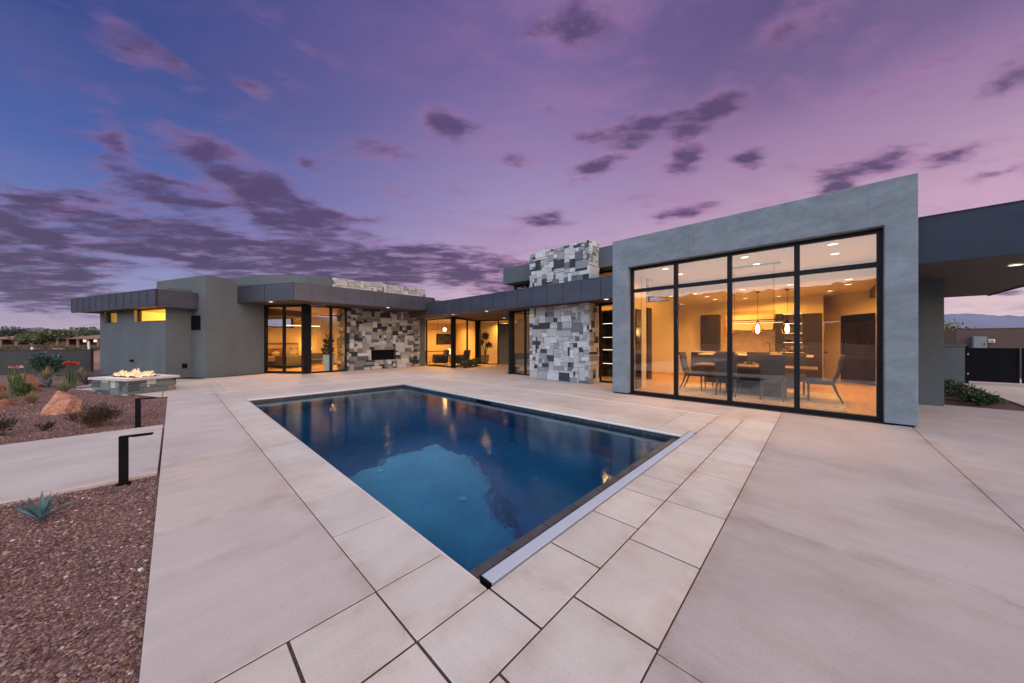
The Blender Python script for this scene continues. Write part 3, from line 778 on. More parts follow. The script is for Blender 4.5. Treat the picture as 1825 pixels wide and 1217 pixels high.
mb = MB(); mb.prism([W(6.35, 16.4), W(7.04, 16.4), W(7.04, 20.6), W(6.35, 20.6)], 3.225, 3.42); wall('parapet', mb, m_stucco)
# vent louvre, outlet box, step light on the wing
mb = MB(); mb.prism([W(7.02, 15.73), W(7.05, 15.73), W(7.05, 16.3), W(7.02, 16.3)], 1.85, 2.4)
for i in range(9): mb.prism([W(7.0, 15.76), W(7.02, 15.76), W(7.02, 16.27), W(7.0, 16.27)], 1.885 + i * .057, 1.9 + i * .057 + .018)
wall('vent_louvre', mb, m_black, 'black louvred vent on the stucco return')
mb = MB(); mb.prism([W(6.76, 16.31), W(6.9, 16.31), W(6.9, 16.35), W(6.76, 16.35)], .38, .55); wall('outlet_box', mb, m_black)
mb = MB(); mb.prism([W(6.26, 18.72), W(6.3, 18.72), W(6.3, 18.98), W(6.26, 18.98)], .6, .68); wall('step_light', mb, m_black)

# bedroom roof, fascia, glass
FL, FC, FR = W(8.1, 15.39), (3.16, 14.47), (9.36, 14.47)
fascia(FL, FC, 3.01, 3.64, seam=1.1, label='corner fascia over the bedroom glass'); fascia(FC, FR, 3.01, 3.64, seam=.6, label='long fascia over the fireplace wall')
fascia(FR, (9.36, 17), 3.01, 3.64, seam=.8)
mb = MB(); mb.prism([W(8.18, 15.38), (3.25, 14.54), (9.29, 14.54), (9.29, 22), W(11, 22), W(9.6, 15.7)], 3.02, 3.6); wall('bedroom_roof', mb, m_soffit)
glazing(BL, BC, .0, 3.01, mull=(.48,), fw=.1, dep=.1, bot=.1, mw=.09, label='left face of the bedroom corner window', pane_mat=m_glass_clear)
glazing((4.12, 16.15), (5.66, 16.15), .0, 3.01, mull=(.56,), fw=.07, dep=.1, bot=.07, mw=.1, label='front face of the bedroom corner window', pane_mat=m_glass_clear)
mb = MB(); mb.prism([(3.87, 16.02), (4.13, 16.1), (4.13, 16.32), (3.83, 16.25)], 0, 3.015); wall('corner_post', mb, m_frame)
# fireplace stone wall
mb = MB(); mb.box((5.7, 16.36, 0), (6.9, 16.7, 3.01)); mb.box((8.16, 16.36, 0), (9.6, 16.7, 3.01)); mb.box((6.9, 16.36, 0), (8.16, 16.7, .48)); mb.box((6.9, 16.36, .94), (8.16, 16.7, 3.01))
fw_ = wall('fireplace_wall', mb, m_mortar, 'ashlar fireplace wall of mixed grey and cream stone')
mb = MB(); stone_face(mb, (5.68, 16.35), (1, 0), (0, -1), 3.92, 0, 3.01, 21, PAL_WARM, hole=(1.2, 2.47, .47, .95)); stone_face(mb, (5.7, 17.5), (0, -1), (-1, 0), 1.2, 0, 3.0, 22, PAL_WARM)
sub(mb.build('stone_facing', m_stone, house, bevel=.006, use_col=True), fw_)
mb = MB(); mb.box((6.87, 16.33, .46), (8.18, 16.36, .5)); mb.box((6.87, 16.33, .92), (8.18, 16.36, .96)); mb.box((6.87, 16.33, .5), (6.91, 16.36, .92)); mb.box((8.14, 16.33, .5), (8.18, 16.36, .92)); mb.box((6.9, 16.5, .48), (8.16, 16.55, .94)); mb.box((6.92, 16.4, .49), (8.14, 16.48, .55))
sub(mb.build('firebox', m_black, house), fw_)
mb = MB(); mb.box((9.6, 16.4, 0), (10.0, 16.7, 3.0)); wall('return_wall', mb, m_stucco)
# chimney and parapets above the bedroom roof
mb = MB(); mb.box((5.3, 17.05, 3.6), (10.4, 18, 4.45)); cs = wall('roof_chimney', mb, m_mortar, 'low pale stone chimney rising behind the bedroom fascia')
mb = MB(); stone_face(mb, (5.3, 17.05), (1, 0), (0, -1), 5.1, 3.6, 4.5, 31, [((.5, .49, .49), 60), ((.42, .41, .4), 20), ((.3, .3, .28), 8), ((.16, .17, .18), 6)])
sub(mb.build('stone_facing', m_stone, house, bevel=.006, use_col=True), cs)
mb = MB(); mb.prism([W(9.3, 15.9), (4.2, 17.0), (5.28, 17.0), (5.28, 19), W(9.3, 19)], 3.6, 4.42); wall('parapet', mb, m_stucco)
mb = MB(); mb.box((11.2, 18.4, 3.0), (12.9, 20, 4.15)); wall('parapet', mb, m_stucco)
mb = MB(); mb.box((11.5, 18.34, 3.3), (12.3, 18.4, 3.8)); wall('roof_vent', mb, m_utility)
# bedroom interior
mb = MB(); mb.prism([BL, BC, (5.6, 16.2), (5.65, 17.6), W(14, 14.6), W(14, 19.4), W(8.8, 19.4), W(8.8, 15.6)], -.2, .004); wall('floor', mb, m_oak)
mb = MB(); mb.prism([BL, BC, (5.6, 16.2), (5.65, 17.6), W(14, 14.6), W(14, 19.4), W(8.8, 19.4), W(8.8, 15.6)], 2.985, 3.008); wall('ceiling', mb, m_ceil)
mb = MB(); z = 3.0
mb.prism([W(8.8, 19.3), W(11.4, 19.3), W(11.4, 19.45), W(8.8, 19.45)], 0, z); mb.prism([W(11.4, 19.3), W(13.02, 19.3), W(13.02, 19.45), W(11.4, 19.45)], 0, 2.2); mb.prism([W(11.4, 19.3), W(13.02, 19.3), W(13.02, 19.45), W(11.4, 19.45)], 2.8, z); mb.prism([W(13.02, 19.3), W(15.6, 19.3), W(15.6, 19.45), W(13.02, 19.45)], 0, z)
mb.prism([W(15.5, 14), W(15.6, 14), W(15.6, 19.3), W(15.5, 19.3)], 0, z); mb.prism([W(8.8, 15.62), W(8.9, 15.62), W(8.9, 19.3), W(8.8, 19.3)], 0, z); wall('interior_wall', mb, m_cream)
mb = MB(); mb.box((5.75, 17.55, 0), (9.9, 17.65, 3.0)); wall('interior_wall', mb, m_cream)
glazing(W(11.4, 19.33), W(13.02, 19.33), 2.2, 2.8, fw=.06, dep=.08, label='high horizontal bedroom window above the bed')

# --- den and entry
EC = (12.88, 15.25)
glazing((10.2, 16.7), (10.2, 14.12), .0, 2.7, mull=(), fw=.07, dep=.08, label='den window facing the pool', pane_mat=m_glass_clear)
mb = MB(); mb.prism([(10.14, 13.98), (10.36, 13.98), (10.36, 14.14), (10.14, 14.14)], 0, 2.7); wall('corner_post', mb, m_frame)
glazing((10.36, 14.06), EC, .0, 2.7, mull=(.55,), fw=.08, dep=.08, label='den window facing the entry court', pane_mat=m_glass_clear)
e1 = Vector((.42, -.907)); eb = Vector(EC) + e1 * .12
mb = MB(); mb.prism([EC, tuple(Vector(EC) + Vector((.16, .06))), tuple(Vector(EC) + Vector((.24, -.12))), tuple(Vector(EC) + Vector((.08, -.18)))], 0, 2.7); wall('corner_post', mb, m_frame)
g1 = eb + e1 * 1.3
glazing(tuple(eb), tuple(g1), .0, 2.7, mull=(), fw=.06, dep=.08, label='tall entry side window', pane_mat=m_glass_clear)
g2 = g1 + e1 * 1.25; nin = Vector((.907, .42))
mb = MB(); mb.bar(tuple(g1), tuple(g2), .02, 2.36, .06, off=.02); fd = wall('front_door', mb, M('door_bronze', (.13, .11, .09), .5, metal=.35, var=((1, 1, 24), .8, 1.2)), 'wide bronze pivot front door')
mb = MB()
for i in range(7): mb.bar(tuple(g1 + e1 * .12), tuple(g2 - e1 * .12), .3 + i * .29, .305 + i * .29, .006, off=.014)
sub(mb.build('door_groove', m_black, house), fd)
mb = MB(); hp = g1 + e1 * .14 - nin * .05; mb.tube([(hp.x, hp.y, .95), (hp.x, hp.y, 1.25)], .014, 8); mb.blob((hp.x, hp.y, 1.1), .03, 8, 6); sub(mb.build('handle', m_chrome, house), fd)
mb = MB(); mb.bar(tuple(g1), tuple(g2), 2.36, 2.43, .1); mb.bar(tuple(g1 - e1 * .05), tuple(g1), 0, 2.7, .12, off=-.005); wall('door_frame', mb, m_frame)
glazing(tuple(g1), tuple(g2), 2.43, 2.7, fw=.03)
g3 = g2 + e1 * 2.6
mb = MB(); mb.bar(tuple(g2), tuple(g3), 0, 2.7, .15); wall('court_wall', mb, m_stucco)
# den / hall interior
mb = MB(); mb.prism([(9.9, 16.75), (10.22, 14.0), EC, tuple(g2), (18, 13.4), (18, 19.6), (9.9, 19.6)], -.2, .004); wall('floor', mb, m_oak)
mb = MB(); mb.prism([(10.0, 16.75), (10.25, 14.1), tuple(Vector(EC) + nin * .05), tuple(g2 + nin * .1), (18, 13.4), (18, 19.6), (10.0, 19.6)], 2.685, 2.705); wall('ceiling', mb, m_ceil)
mb = MB(); mb.box((9.9, 19.5, 0), (18, 19.6, 2.69)); mb.box((9.9, 16.75, 0), (10.0, 19.5, 2.69)); wall('interior_wall', mb, m_cream); mb = MB(); mb.bar((13.6, 16.0), (14.4, 19.4), 0, 2.69, .12)
wall('interior_wall', mb, m_cream); mb = MB(); mb.bar(tuple(Vector(EC) + nin * 1.6 + e1 * -.4), tuple(g3 + nin * 1.6), 0, 2.69, .12)
wall('interior_wall', mb, m_cream)

# ---------------------------------------------------------------- lights: soffit and ceiling downlights
def downlight(x, y, z, label, group, power, r=.075, wide=False):
    t = thing('downlight', label, 'downlight', (x, y, z), group=group)
    mb = MB(); mb.lathe([(r * 1.25, -.001), (r * 1.25, -.014), (r, -.016), (r, -.002)], n=20, cap=False); mb.build('trim', m_white, t)
    mb = MB(); mb.lathe([(r, -.004), (r, -.007), (.001, -.008)], n=20); mb.build('lens', m_lens, t)
    if power:
        ld = bpy.data.lights.new('downlight_lamp', 'POINT' if wide else 'AREA')
        if wide: ld.shadow_soft_size = .06
        else: ld.shape = 'DISK'; ld.size = .12; ld.spread = math.radians(155)
        ld.energy = power; ld.color = WARM
        lo = bpy.data.objects.new('downlight_lamp', ld); COL.objects.link(lo); lo.parent = t; lo.location = (0, 0, -.15 if wide else -.03)
    return t
P = 34
for x, y, lb in ((9.3, -.2, 'recessed downlight in the high ceiling close to the glass, nearest the portal pillar'), (10.35, -.26, 'recessed downlight in the high ceiling deeper in, nearest the portal pillar'),
                 (9.3, 1.27, 'recessed downlight in the high ceiling over the dining table front edge'), (10.35, 1.17, 'recessed downlight in the high ceiling over the dining table back edge'),
                 (9.3, 3.05, 'recessed downlight in the high ceiling close to the glass, nearest the chimney side'), (10.35, 2.98, 'recessed downlight in the high ceiling deeper in, nearest the chimney side')):
    downlight(x, y, 3.4, lb, 'downlights in the high great room ceiling', P * .55)
for x, y, lb in ((12.15, .6, 'recessed kitchen downlight in front of the last pendant'), (12.15, -.56, 'recessed kitchen downlight nearest the dark refrigerator front'), (13.2, -.6, 'recessed kitchen downlight in front of the pantry corner'), (14.5, -.25, 'recessed kitchen downlight by the pantry door'),
                 (12.25, 1.73, 'recessed kitchen downlight in front of the middle pendant'), (14.8, 2.0, 'recessed kitchen downlight near the range hood'), (15.0, 1.05, 'recessed kitchen downlight above the dark shelf column'),
                 (12.2, 3.05, 'recessed kitchen downlight at the living room edge of the kitchen'), (13.3, 2.94, 'recessed kitchen downlight above the far end of the island'), (14.4, 2.9, 'recessed kitchen downlight near the dark left cabinet'), (12.3, 3.85, 'recessed downlight between the living room and the kitchen')):
    downlight(x, y, 3.03, lb, 'downlights in the lower kitchen ceiling', P)
for x, y in ((12.2, 6.0), (12.2, 8.2), (14.0, 5.6), (14.0, 8)):
    downlight(x, y, 3.88, 'recessed downlight in the high living room ceiling behind the chimney', 'downlights in the living room ceiling', P)
for x, y, z, lb, pw in ((2.72, 16.0, 3.008, 'soffit downlight outside the left face of the bedroom corner glass', 5), (7.0, 14.75, 3.008, 'soffit downlight in front of the stone fireplace wall', 4), (9.3, 12.75, 2.705, 'soffit downlight outside the den corner post', 5),
                    (9.25, 10.3, 2.705, 'soffit downlight at the edge of the entry court', 5), (9.15, 4.72, 2.705, 'soffit downlight between the chimney and the portal', 4), (12.6, 12.6, 2.705, 'soffit downlight in front of the bronze front door', 8), (10.28, -2.52, 2.765, 'downlight under the side patio canopy', 6)):
    downlight(x, y, z, lb, None, pw)
for (p, q), lb in (((11.0, 15.6), 'bedroom downlight near the corner glass'), ((11.6, 17.6), 'bedroom downlight above the foot of the bed'), ((13.4, 16.4), 'bedroom downlight behind the potted plant')):
    x, y = W(p, q); downlight(x, y, 2.98, lb, None, 170)
for x, y, lb in ((11.2, 16.2, 'den downlight over the dark sofa'), (12.6, 17.8, 'den downlight near the wall television'), (14.6, 14.7, 'entry hall downlight behind the potted tree')):
    downlight(x, y, 2.685, lb, None, 115)
x, y = W(7.8, 17.7); downlight(x, y, 2.645, 'bathroom downlight behind the lit clerestory window', None, 420, wide=True)
x, y = W(8.0, 20.6); downlight(x, y, 2.645, 'closet downlight behind the small clerestory window', None, 120, wide=True)
#PART3
# ---------------------------------------------------------------- dining furniture
def chair_proto():
    t = thing('dining_chair', 'x', 'chair', (0, 0, 0), group='grey dining chairs around the table')
    # local: sits facing +y, back at -y
    mb = MB(); mb.hexa([(-.23, -.22, .40), (.23, -.22, .40), (.25, .26, .40), (-.25, .26, .40), (-.23, -.22, .49), (.23, -.22, .49), (.25, .26, .50), (-.25, .26, .50)]); mb.build('seat', m_fabric, t, bevel=.02, seg=2)
    mb = MB(); prof = [(-.16, .44), (-.235, .62), (-.275, .80), (-.285, .95), (-.33, 1.08)]; th = .065
    for i in range(len(prof) - 1):
        (y0, z0), (y1, z1) = prof[i], prof[i + 1]; w0 = .215 + .012 * i; w1 = .215 + .012 * (i + 1); g = .004 if i == 2 else 0
        mb.hexa([(-w0, y0 - th, z0), (w0, y0 - th, z0), (w0, y0, z0), (-w0, y0, z0), (-w1, y1 - th, z1 - g), (w1, y1 - th, z1 - g), (w1, y1, z1 - g), (-w1, y1, z1 - g)])
    mb.build('backrest', m_fabric, t, bevel=.012)
    for sx in (-1, 1):
        mb = MB(); mb.tube([(sx * .2, -.2, .42), (sx * .205, -.27, .2), (sx * .21, -.36, 0)], [.028, .022, .016], 6); mb.build('leg', m_fabric, t)
        mb = MB(); mb.tube([(sx * .215, .21, .42), (sx * .215, .215, 0)], [.026, .015], 6); mb.build('leg', m_fabric, t)
    return t
ch0 = chair_proto()
spots = [(9.98, 1.72, -90, 'grey high backed dining chair with its back to the glass, behind the mullion'), (10.0, .8, -90, 'grey high backed dining chair with its back to the glass, in the third bay'),
         (10.5, 2.62, 180, 'grey dining chair at the head of the table nearest the cream wall'), (10.45, -.03, 0, 'grey dining chair seen in profile at the table end beside the portal pillar'),
         (11.42, 2.1, 90, 'dining chair across the table nearest the cream wall'), (11.42, 1.3, 90, 'dining chair across the table behind the centrepiece'), (11.42, .5, 90, 'dining chair across the table nearest the pantry door')]
for i, (x, y, a, lb) in enumerate(spots):
    rz = math.radians(a)
    if i == 0: ch0.location = (x, y, .012); ch0.rotation_euler = (0, 0, rz); ch0['label'] = lb
    else: dup(ch0, (x, y, .012), rz, lb)
# pinch: those facing +y by default; -90 turns +y to +x
t = thing('dining_table', 'long dark wood dining table on a slatted pedestal', 'table', (10.62, 1.3, 0))
mb = MB(); mb.box((-.52, -1.28, .72), (.52, 1.28, .765)); mb.build('tabletop', m_wood, t, bevel=.006)
mb = MB(); mb.box((-.22, -.62, .03), (.24, .55, .72))
for i in range(8): mb.box((-.235, -.62, .09 + i * .08), (-.22, .55, .105 + i * .08))
mb.box((-.3, -.7, 0), (.3, .62, .03)); mb.build('pedestal', m_walnut, t)
m_rug = M('rug', (.42, .4, .36), .95, var=((3, 9, 3), .62, 1.2, 1.2), var2=((40, 40, 40), .8, 1.2))
mb = MB(); mb.box((9.2, -.42, .005), (11.95, 3.1, .014)); tag(mb.build('rug', m_rug), 'pale mottled rug under the dining table', 'rug')
t = thing('centrepiece', 'low foliage garland lying along the dining table', 'centrepiece', (10.6, 1.25, .765)); rr = random.Random(5); mb = MB()
for _ in range(170):
    y = rr.uniform(-.45, .45); r_ = .1 * (1 - abs(y) / .5) + .02
    c = Vector((rr.uniform(-r_, r_), y, rr.uniform(.005, .09 - abs(y) * .1))); d = Vector((rr.uniform(-1, 1), rr.uniform(-1, 1), rr.uniform(-.3, .8))).normalized() * .06; e = d.cross(Vector((0, 0, 1))).normalized() * .012
    mb.add([tuple(c), tuple(c + d * .5 + e), tuple(c + d), tuple(c + d * .5 - e)], [(0, 1, 2, 3)], 0, rr.choice([(.03, .06, .03), (.05, .07, .05), (.2, .18, .14)]))
mb.build('foliage', m_leaf, t, use_col=True)
mb = MB()
for k in range(3): mb.lathe([(.03, 0), (.03, .08), (.001, .081)], (0, -.2 + .2 * k, .005), 10)
mb.build('candle', m_linen, t)
t = thing('linear_chandelier', 'black double bar chandelier hung over the dining table', 'chandelier', (10.5, 1.25, 1.9))
mb = MB(); mb.box((-.012, -.6, .05), (.012, .6, .07)); mb.box((-.012, -.6, -.01), (.012, .6, .01)); mb.build('bar', m_black, t)
mb = MB(); mb.box((-.015, -.59, -.02), (.015, .59, -.011)); mb.build('led_strip', m_strip, t)
for y in (-.42, .42): mb = MB(); mb.tube([(0, y, .07), (0, y, 1.49)], .005, 6); mb.build('rod', m_black, t)
mb = MB(); mb.box((-.04, -.55, 1.47), (.04, .55, 1.5)); mb.build('ceiling_plate', m_black, t)
def pendant(x, y, label):
    t = thing('pendant_lamp', label, 'pendant lamp', (x, y, 1.62), group='glass jar pendants over the island')
    mb = MB(); mb.lathe([(.06, -.06), (.13, -.03), (.155, .07), (.15, .2), (.11, .29), (.065, .34), (.05, .36)], n=20, cap=False); mb.build('jar_shade', m_jar, t, smooth=True)
    mb = MB(); mb.lathe([(.055, .35), (.055, .39), (.03, .41), (.03, .44), (.006, .45)], n=14); mb.tube([(0, 0, .44), (0, 0, 1.39)], .005, 6); mb.lathe([(.06, 1.385), (.06, 1.408)], n=16); mb.build('stem', m_black, t)
    mb = MB(); mb.lathe([(.014, .34), (.035, .27), (.055, .18), (.04, .08), (.002, .04)], n=12); mb.build('bulb', m_filament, t, smooth=True)
    ld = bpy.data.lights.new('pendant_light', 'POINT'); ld.energy = 12; ld.color = WARM; ld.shadow_soft_size = .06
    lo = bpy.data.objects.new('pendant_light', ld); COL.objects.link(lo); lo.parent = t; lo.location = (0, 0, .05)
pendant(13.2, 1.46, 'glass jar pendant hanging in the middle over the island'); pendant(13.2, .72, 'glass jar pendant half behind the window mullion near the shelves'); pendant(13.2, 2.25, 'glass jar pendant nearest the dark left cabinet')
# ---------------------------------------------------------------- kitchen
t = thing('kitchen_island', 'long kitchen island with pale stone top behind the dining table', 'kitchen island', (13.1, 1.55, 0))
mb = MB(); mb.box((-.35, -1.1, 0), (.4, 1.35, .94)); mb.build('base', m_walnut, t)
mb = MB(); mb.prism([(-.5, -1.35), (-.42, -1.43), (.42, -1.43), (.5, -1.35), (.5, 1.5), (-.5, 1.5)], .94, .985); mb.build('countertop', m_quartz, t, bevel=.006)
t = thing('faucet', 'tall gooseneck faucet on the island top', 'faucet', (13.25, 1.15, .985))
mb = MB(); mb.tube([(0, 0, 0), (0, 0, .28), (-.02, .03, .36), (-.05, .09, .4), (-.08, .15, .37), (-.09, .17, .3)], .014, 8); mb.lathe([(.028, 0), (.028, .03)], n=12); mb.build('spout', m_bronze, t)
mb = MB(); mb.tube([(.0, 0, .06), (.0, -.07, .1)], .008, 6); mb.build('handle', m_bronze, t)
t = thing('fruit_bowl', 'footed pale bowl with dark leafy arrangement on the island', 'bowl', (13.3, .62, .985)); mb = MB(); mb.lathe([(.22, .0), (.3, .09), (.28, .09), (.2, .02)], n=18); mb.build('bowl', m_quartz, t, smooth=True)
mb = MB(); rr = random.Random(9)
for _ in range(14): mb.blob((rr.uniform(-.2, .2), rr.uniform(-.25, .25), rr.uniform(.08, .26)), rr.uniform(.04, .075), 7, 5, 0, rr.choice([(.02, .02, .015), (.06, .035, .02), (.3, .2, .12)]))
for _ in range(40):
    c = Vector((rr.uniform(-.2, .2), rr.uniform(-.35, .35), rr.uniform(.06, .3))); d = Vector((rr.uniform(-1, 1), rr.uniform(-1, 1), rr.uniform(-.3, 1))).normalized() * .14; e = d.cross(Vector((1, 0, 0))).normalized() * .03
    mb.add([tuple(c), tuple(c + d * .5 + e), tuple(c + d), tuple(c + d * .5 - e)], [(0, 1, 2, 3)], 0, (.03, .035, .02))
mb.build('arrangement', m_leaf, t, use_col=True)
def cabinet(label, a, b, m=m_walnut, split=2, name='kitchen_cabinet'):
    c = ((a[0] + b[0]) / 2, (a[1] + b[1]) / 2, a[2]); t = thing(name, label, 'cabinet', c, world=True)
    mb = MB(); mb.box((a[0] + .02, a[1], a[2]), b); mb.build('carcass', m, t)
    for k in range(split):
        y0 = a[1] + (b[1] - a[1]) * k / split; y1 = a[1] + (b[1] - a[1]) * (k + 1) / split
        mb = MB(); mb.box((a[0], y0 + .004, a[2] + .01), (a[0] + .018, y1 - .004, b[2] - .01)); mb.build('door', m, t)
    return t
cabinet('dark wall cabinet at the left end of the kitchen, above the counter', (15.2, 2.95, 1.02), (15.6, 3.6, 2.5), split=1)
cabinet('dark tall cabinet to the right of the lit shelves', (14.98, -.08, .0), (15.6, .42, 2.36), split=1)
cabinet('narrow dark column between the backsplash and the lit shelves', (15.1, .95, 1.03), (15.6, 1.16, 2.4), split=1)
t = thing('kitchen_counter', 'low dark base cabinets with a pale counter along the kitchen wall', 'counter', (15.3, 2, 0), world=True)
mb = MB(); mb.box((15.02, .43, 0), (15.6, 3.9, .96)); mb.build('base', m_walnut, t)
mb = MB(); mb.box((14.97, .43, .96), (15.6, 3.9, 1.0)); mb.build('countertop', m_quartz, t)
mb = MB(); mb.box((15.575, 1.17, 1.002), (15.598, 2.94, 2.6)); o = mb.build('backsplash', m_marble); tag(o, 'tan veined stone backsplash below the range hood', 'backsplash')
t = thing('range_hood', 'broad plaster range hood above the backsplash', 'hood', (15.3, 1.95, 1.84), world=True)
mb = MB(); mb.box((15.05, 1.22, 1.84), (15.57, 2.65, 2.4)); mb.build('canopy', m_cream, t, bevel=.005)
mb = MB(); mb.box((15.15, 1.35, 1.83), (15.5, 2.5, 1.84)); mb.build('filter', m_chrome, t)
t = thing('wall_shelf', 'lit display shelves between the dark kitchen columns', 'shelf', (15.4, .7, 1.0), world=True)
mb = MB(); mb.box((15.56, .425, 1.0), (15.59, .945, 2.4)); mb.build('back_panel', m_marble, t)
for z in (1.35, 1.68, 2.02, 2.36): 
    mb = MB(); mb.box((15.2, .425, z), (15.555, .945, z + .03)); sh = mb.build('shelf', m_wood, t)
    mb = MB(); mb.box((15.19, .43, z + .008), (15.2, .94, z + .022)); sub(mb.build('led_strip', m_strip, t), sh)
def vase(x, y, z, prof, m, label, cat='vase', name='vase'):
    t = MB().lathe(prof, n=14); o = t.build(name, m, smooth=True); o.location = (x, y, z); tag(o, label, cat); return o
m_bowlw = M('white_ceramic', (.66, .62, .55), .3); m_amber = M('amber_ceramic', (.55, .25, .07), .35); m_smoke = M('smoked_glass', (.05, .03, .02), .15)
vase(15.35, .6, 1.71, [(.05, 0), (.07, .06), (.05, .14), (.02, .18), (.025, .22)], m_bowlw, 'small pale vase on the third kitchen shelf')
vase(15.35, .8, 1.38, [(.04, 0), (.09, .05), (.1, .08)], m_smoke, 'dark bowl on the lower kitchen shelf', 'bowl', 'bowl')
vase(15.35, .62, 1.38, [(.03, 0), (.035, .15), (.012, .19), (.012, .25)], m_smoke, 'dark bottle on the lower kitchen shelf', 'bottle', 'bottle')
# dark refrigerator run on the angled wall
t = thing('refrigerator', 'dark panelled built in refrigerator on the angled kitchen wall', 'refrigerator', (15.5, -1.1, 0), world=True)
a, b = Vector((16.12, -.56)), Vector((14.75, -1.62)); d = (b - a).normalized()
mb = MB(); mb.bar(tuple(a), tuple(b), 0, 2.3, .35); mb.build('carcass', m_walnut, t)
for s0, s1 in ((.0, .9), (.91, 1.73)):
    mb = MB(); mb.bar(tuple(a + d * s0), tuple(a + d * s1), .08, 2.02, .018, off=-.019); dd = mb.build('door', M('dark_gloss', (.014, .008, .006), .22, var=((14, 14, 1), .8, 1.2)), t)
    mb = MB(); q = a + d * (s0 + .06); q2 = q + d * .03; mb.bar(tuple(q), tuple(q2), .9, 1.5, .03, off=-.05); sub(mb.build('handle', m_bronze, t), dd)
mb = MB(); mb.bar(tuple(a), tuple(b), 2.04, 2.28, .018, off=-.019); mb.build('top_panel', m_black, t)
# black panel standing in for an open dark niche near the glass
mb = MB(); mb.box((9.32, 3.86, .02), (9.68, 3.9, 2.35)); tag(mb.build('dark_niche', m_screen), 'tall black panel standing in for a dark niche in the cream end wall', 'panel')
# bookcase in the living room
t = thing('bookcase', 'tall dark bookcase with lit shelves seen past the stone chimney', 'bookcase', (12.2, 5.4, 0), world=True)
mb = MB(); mb.box((12.36, 4.55, 0), (12.4, 6.4, 2.65)); mb.box((12.0, 4.55, 0), (12.36, 4.59, 2.65)); mb.box((12.0, 6.36, 0), (12.36, 6.4, 2.65)); mb.box((12.0, 4.59, 2.6), (12.36, 6.36, 2.65)); mb.build('carcass', m_walnut, t)
for z in (.5, 1.05, 1.55, 2.1):
    mb = MB(); mb.box((12.02, 4.59, z), (12.36, 6.36, z + .035)); sh = mb.build('shelf', m_walnut, t)
    mb = MB(); mb.box((12.01, 4.6, z + .01), (12.02, 6.35, z + .025)); sub(mb.build('led_strip', m_strip, t), sh)
bot = [(.05, 0), (.055, .12), (.018, .2), (.018, .3), (.025, .31)]
vase(12.15, 4.85, 1.585, bot, m_bowlw, 'white bottle vase with narrow neck on the lit bookcase'); vase(12.15, 5.1, 1.585, [(.04, 0), (.09, .07), (.03, .16), (.035, .2)], m_bowlw, 'round white vase beside the bottle vase on the bookcase')
vase(12.15, 5.3, 2.135, [(.1, 0), (.16, .08), (.15, .085)], m_bowlw, 'wide white bowl on the upper bookcase shelf', 'bowl', 'bowl')
vase(12.15, 5.15, .535, [(.08, 0), (.16, .12), (.15, .3), (.07, .4), (.08, .45)], m_amber, 'large amber vase on the lowest bookcase shelf'); vase(12.15, 5.0, 1.085, [(.07, 0), (.13, .1), (.1, .24), (.05, .3)], m_amber, 'amber jar on the middle bookcase shelf', 'jar', 'jar')
vase(11.2, 5.0, .0, [(.09, 0), (.14, .15), (.12, .4), (.05, .55), (.06, .6)], m_amber, 'tall amber floor vase just behind the narrow window')
# sofa back in the living room seen beside the court
t = thing('living_sofa', 'low dark sofa behind the court window', 'sofa', (11.8, 8.6, 0)); mb = MB(); mb.box((-.9, -.45, .12), (.9, .45, .42)); mb.build('seat', m_fabric, t, bevel=.04); mb = MB(); mb.box((-.9, .3, .42), (.9, .48, .85)); mb.build('backrest', m_fabric, t, bevel=.04)
for sx in (-.9, .75): mb = MB(); mb.box((sx, -.45, .4), (sx + .15, .3, .62)); mb.build('armrest', m_fabric, t, bevel=.03)
# ---------------------------------------------------------------- bedroom
bx, by = W(12.1, 18.1)
t = thing('bed', 'low upholstered bed with tan headboard behind the bedroom corner glass', 'bed', (bx, by, 0), math.radians(21.714))
m_head = M('headboard_leather', (.2, .1, .055), .6, var=((6, 6, 6), .85, 1.15))
mb = MB(); mb.box((-1.12, 1.02, .1), (1.12, 1.14, 1.32)); mb.build('headboard', m_head, t, bevel=.02)
mb = MB(); mb.box((-1.06, 1.0, 1.0), (1.06, 1.02, 1.22)); mb.build('headboard_inset', m_linen, t)
mb = MB(); mb.box((-1.0, -1.1, .12), (1.0, 1.02, .34)); mb.build('frame', m_throw, t, bevel=.02)
mb = MB(); mb.box((-.98, -1.08, .34), (.98, 1.0, .62)); mb.build('mattress', m_linen, t, bevel=.06, seg=3)
mb = MB(); mb.box((-1.01, -1.12, .2), (1.01, -.2, .645)); mb.build('throw', m_throw, t, bevel=.05, seg=3)
for x, c in ((-.7, m_head), (-.2, m_head), (.3, m_linen), (.72, m_linen)):
    mb = MB(); mb.blob((x, .82, .8), (.26, .1, .2), 12, 8); mb.build('pillow', c, t, smooth=True)
for x in (-.45, .45): mb = MB(); mb.blob((x, .62, .73), (.22, .09, .13), 12, 8); mb.build('cushion', m_linen, t, smooth=True)
x, y = W(13.75, 18.95)
t = thing('nightstand', 'small wooden nightstand beside the bed', 'nightstand', (x, y, 0), math.radians(21.7)); mb = MB(); mb.box((-.27, -.2, .12), (.27, .2, .6)); mb.build('body', m_wood, t, bevel=.01); mb = MB(); mb.box((-.25, -.215, .36), (.25, -.2, .57)); mb.build('drawer', m_wood, t)
t = thing('bedside_lamp', 'glowing drum table lamp on the nightstand', 'lamp', (x, y, .6)); mb = MB(); mb.lathe([(.08, 0), (.06, .03), (.02, .08), (.05, .16), (.015, .3)], n=14); mb.build('base', m_bronze, t, smooth=True); mb = MB(); mb.lathe([(.15, .3), (.12, .52)], n=18, cap=False); mb.build('lamp_shade', m_shade, t, smooth=True)
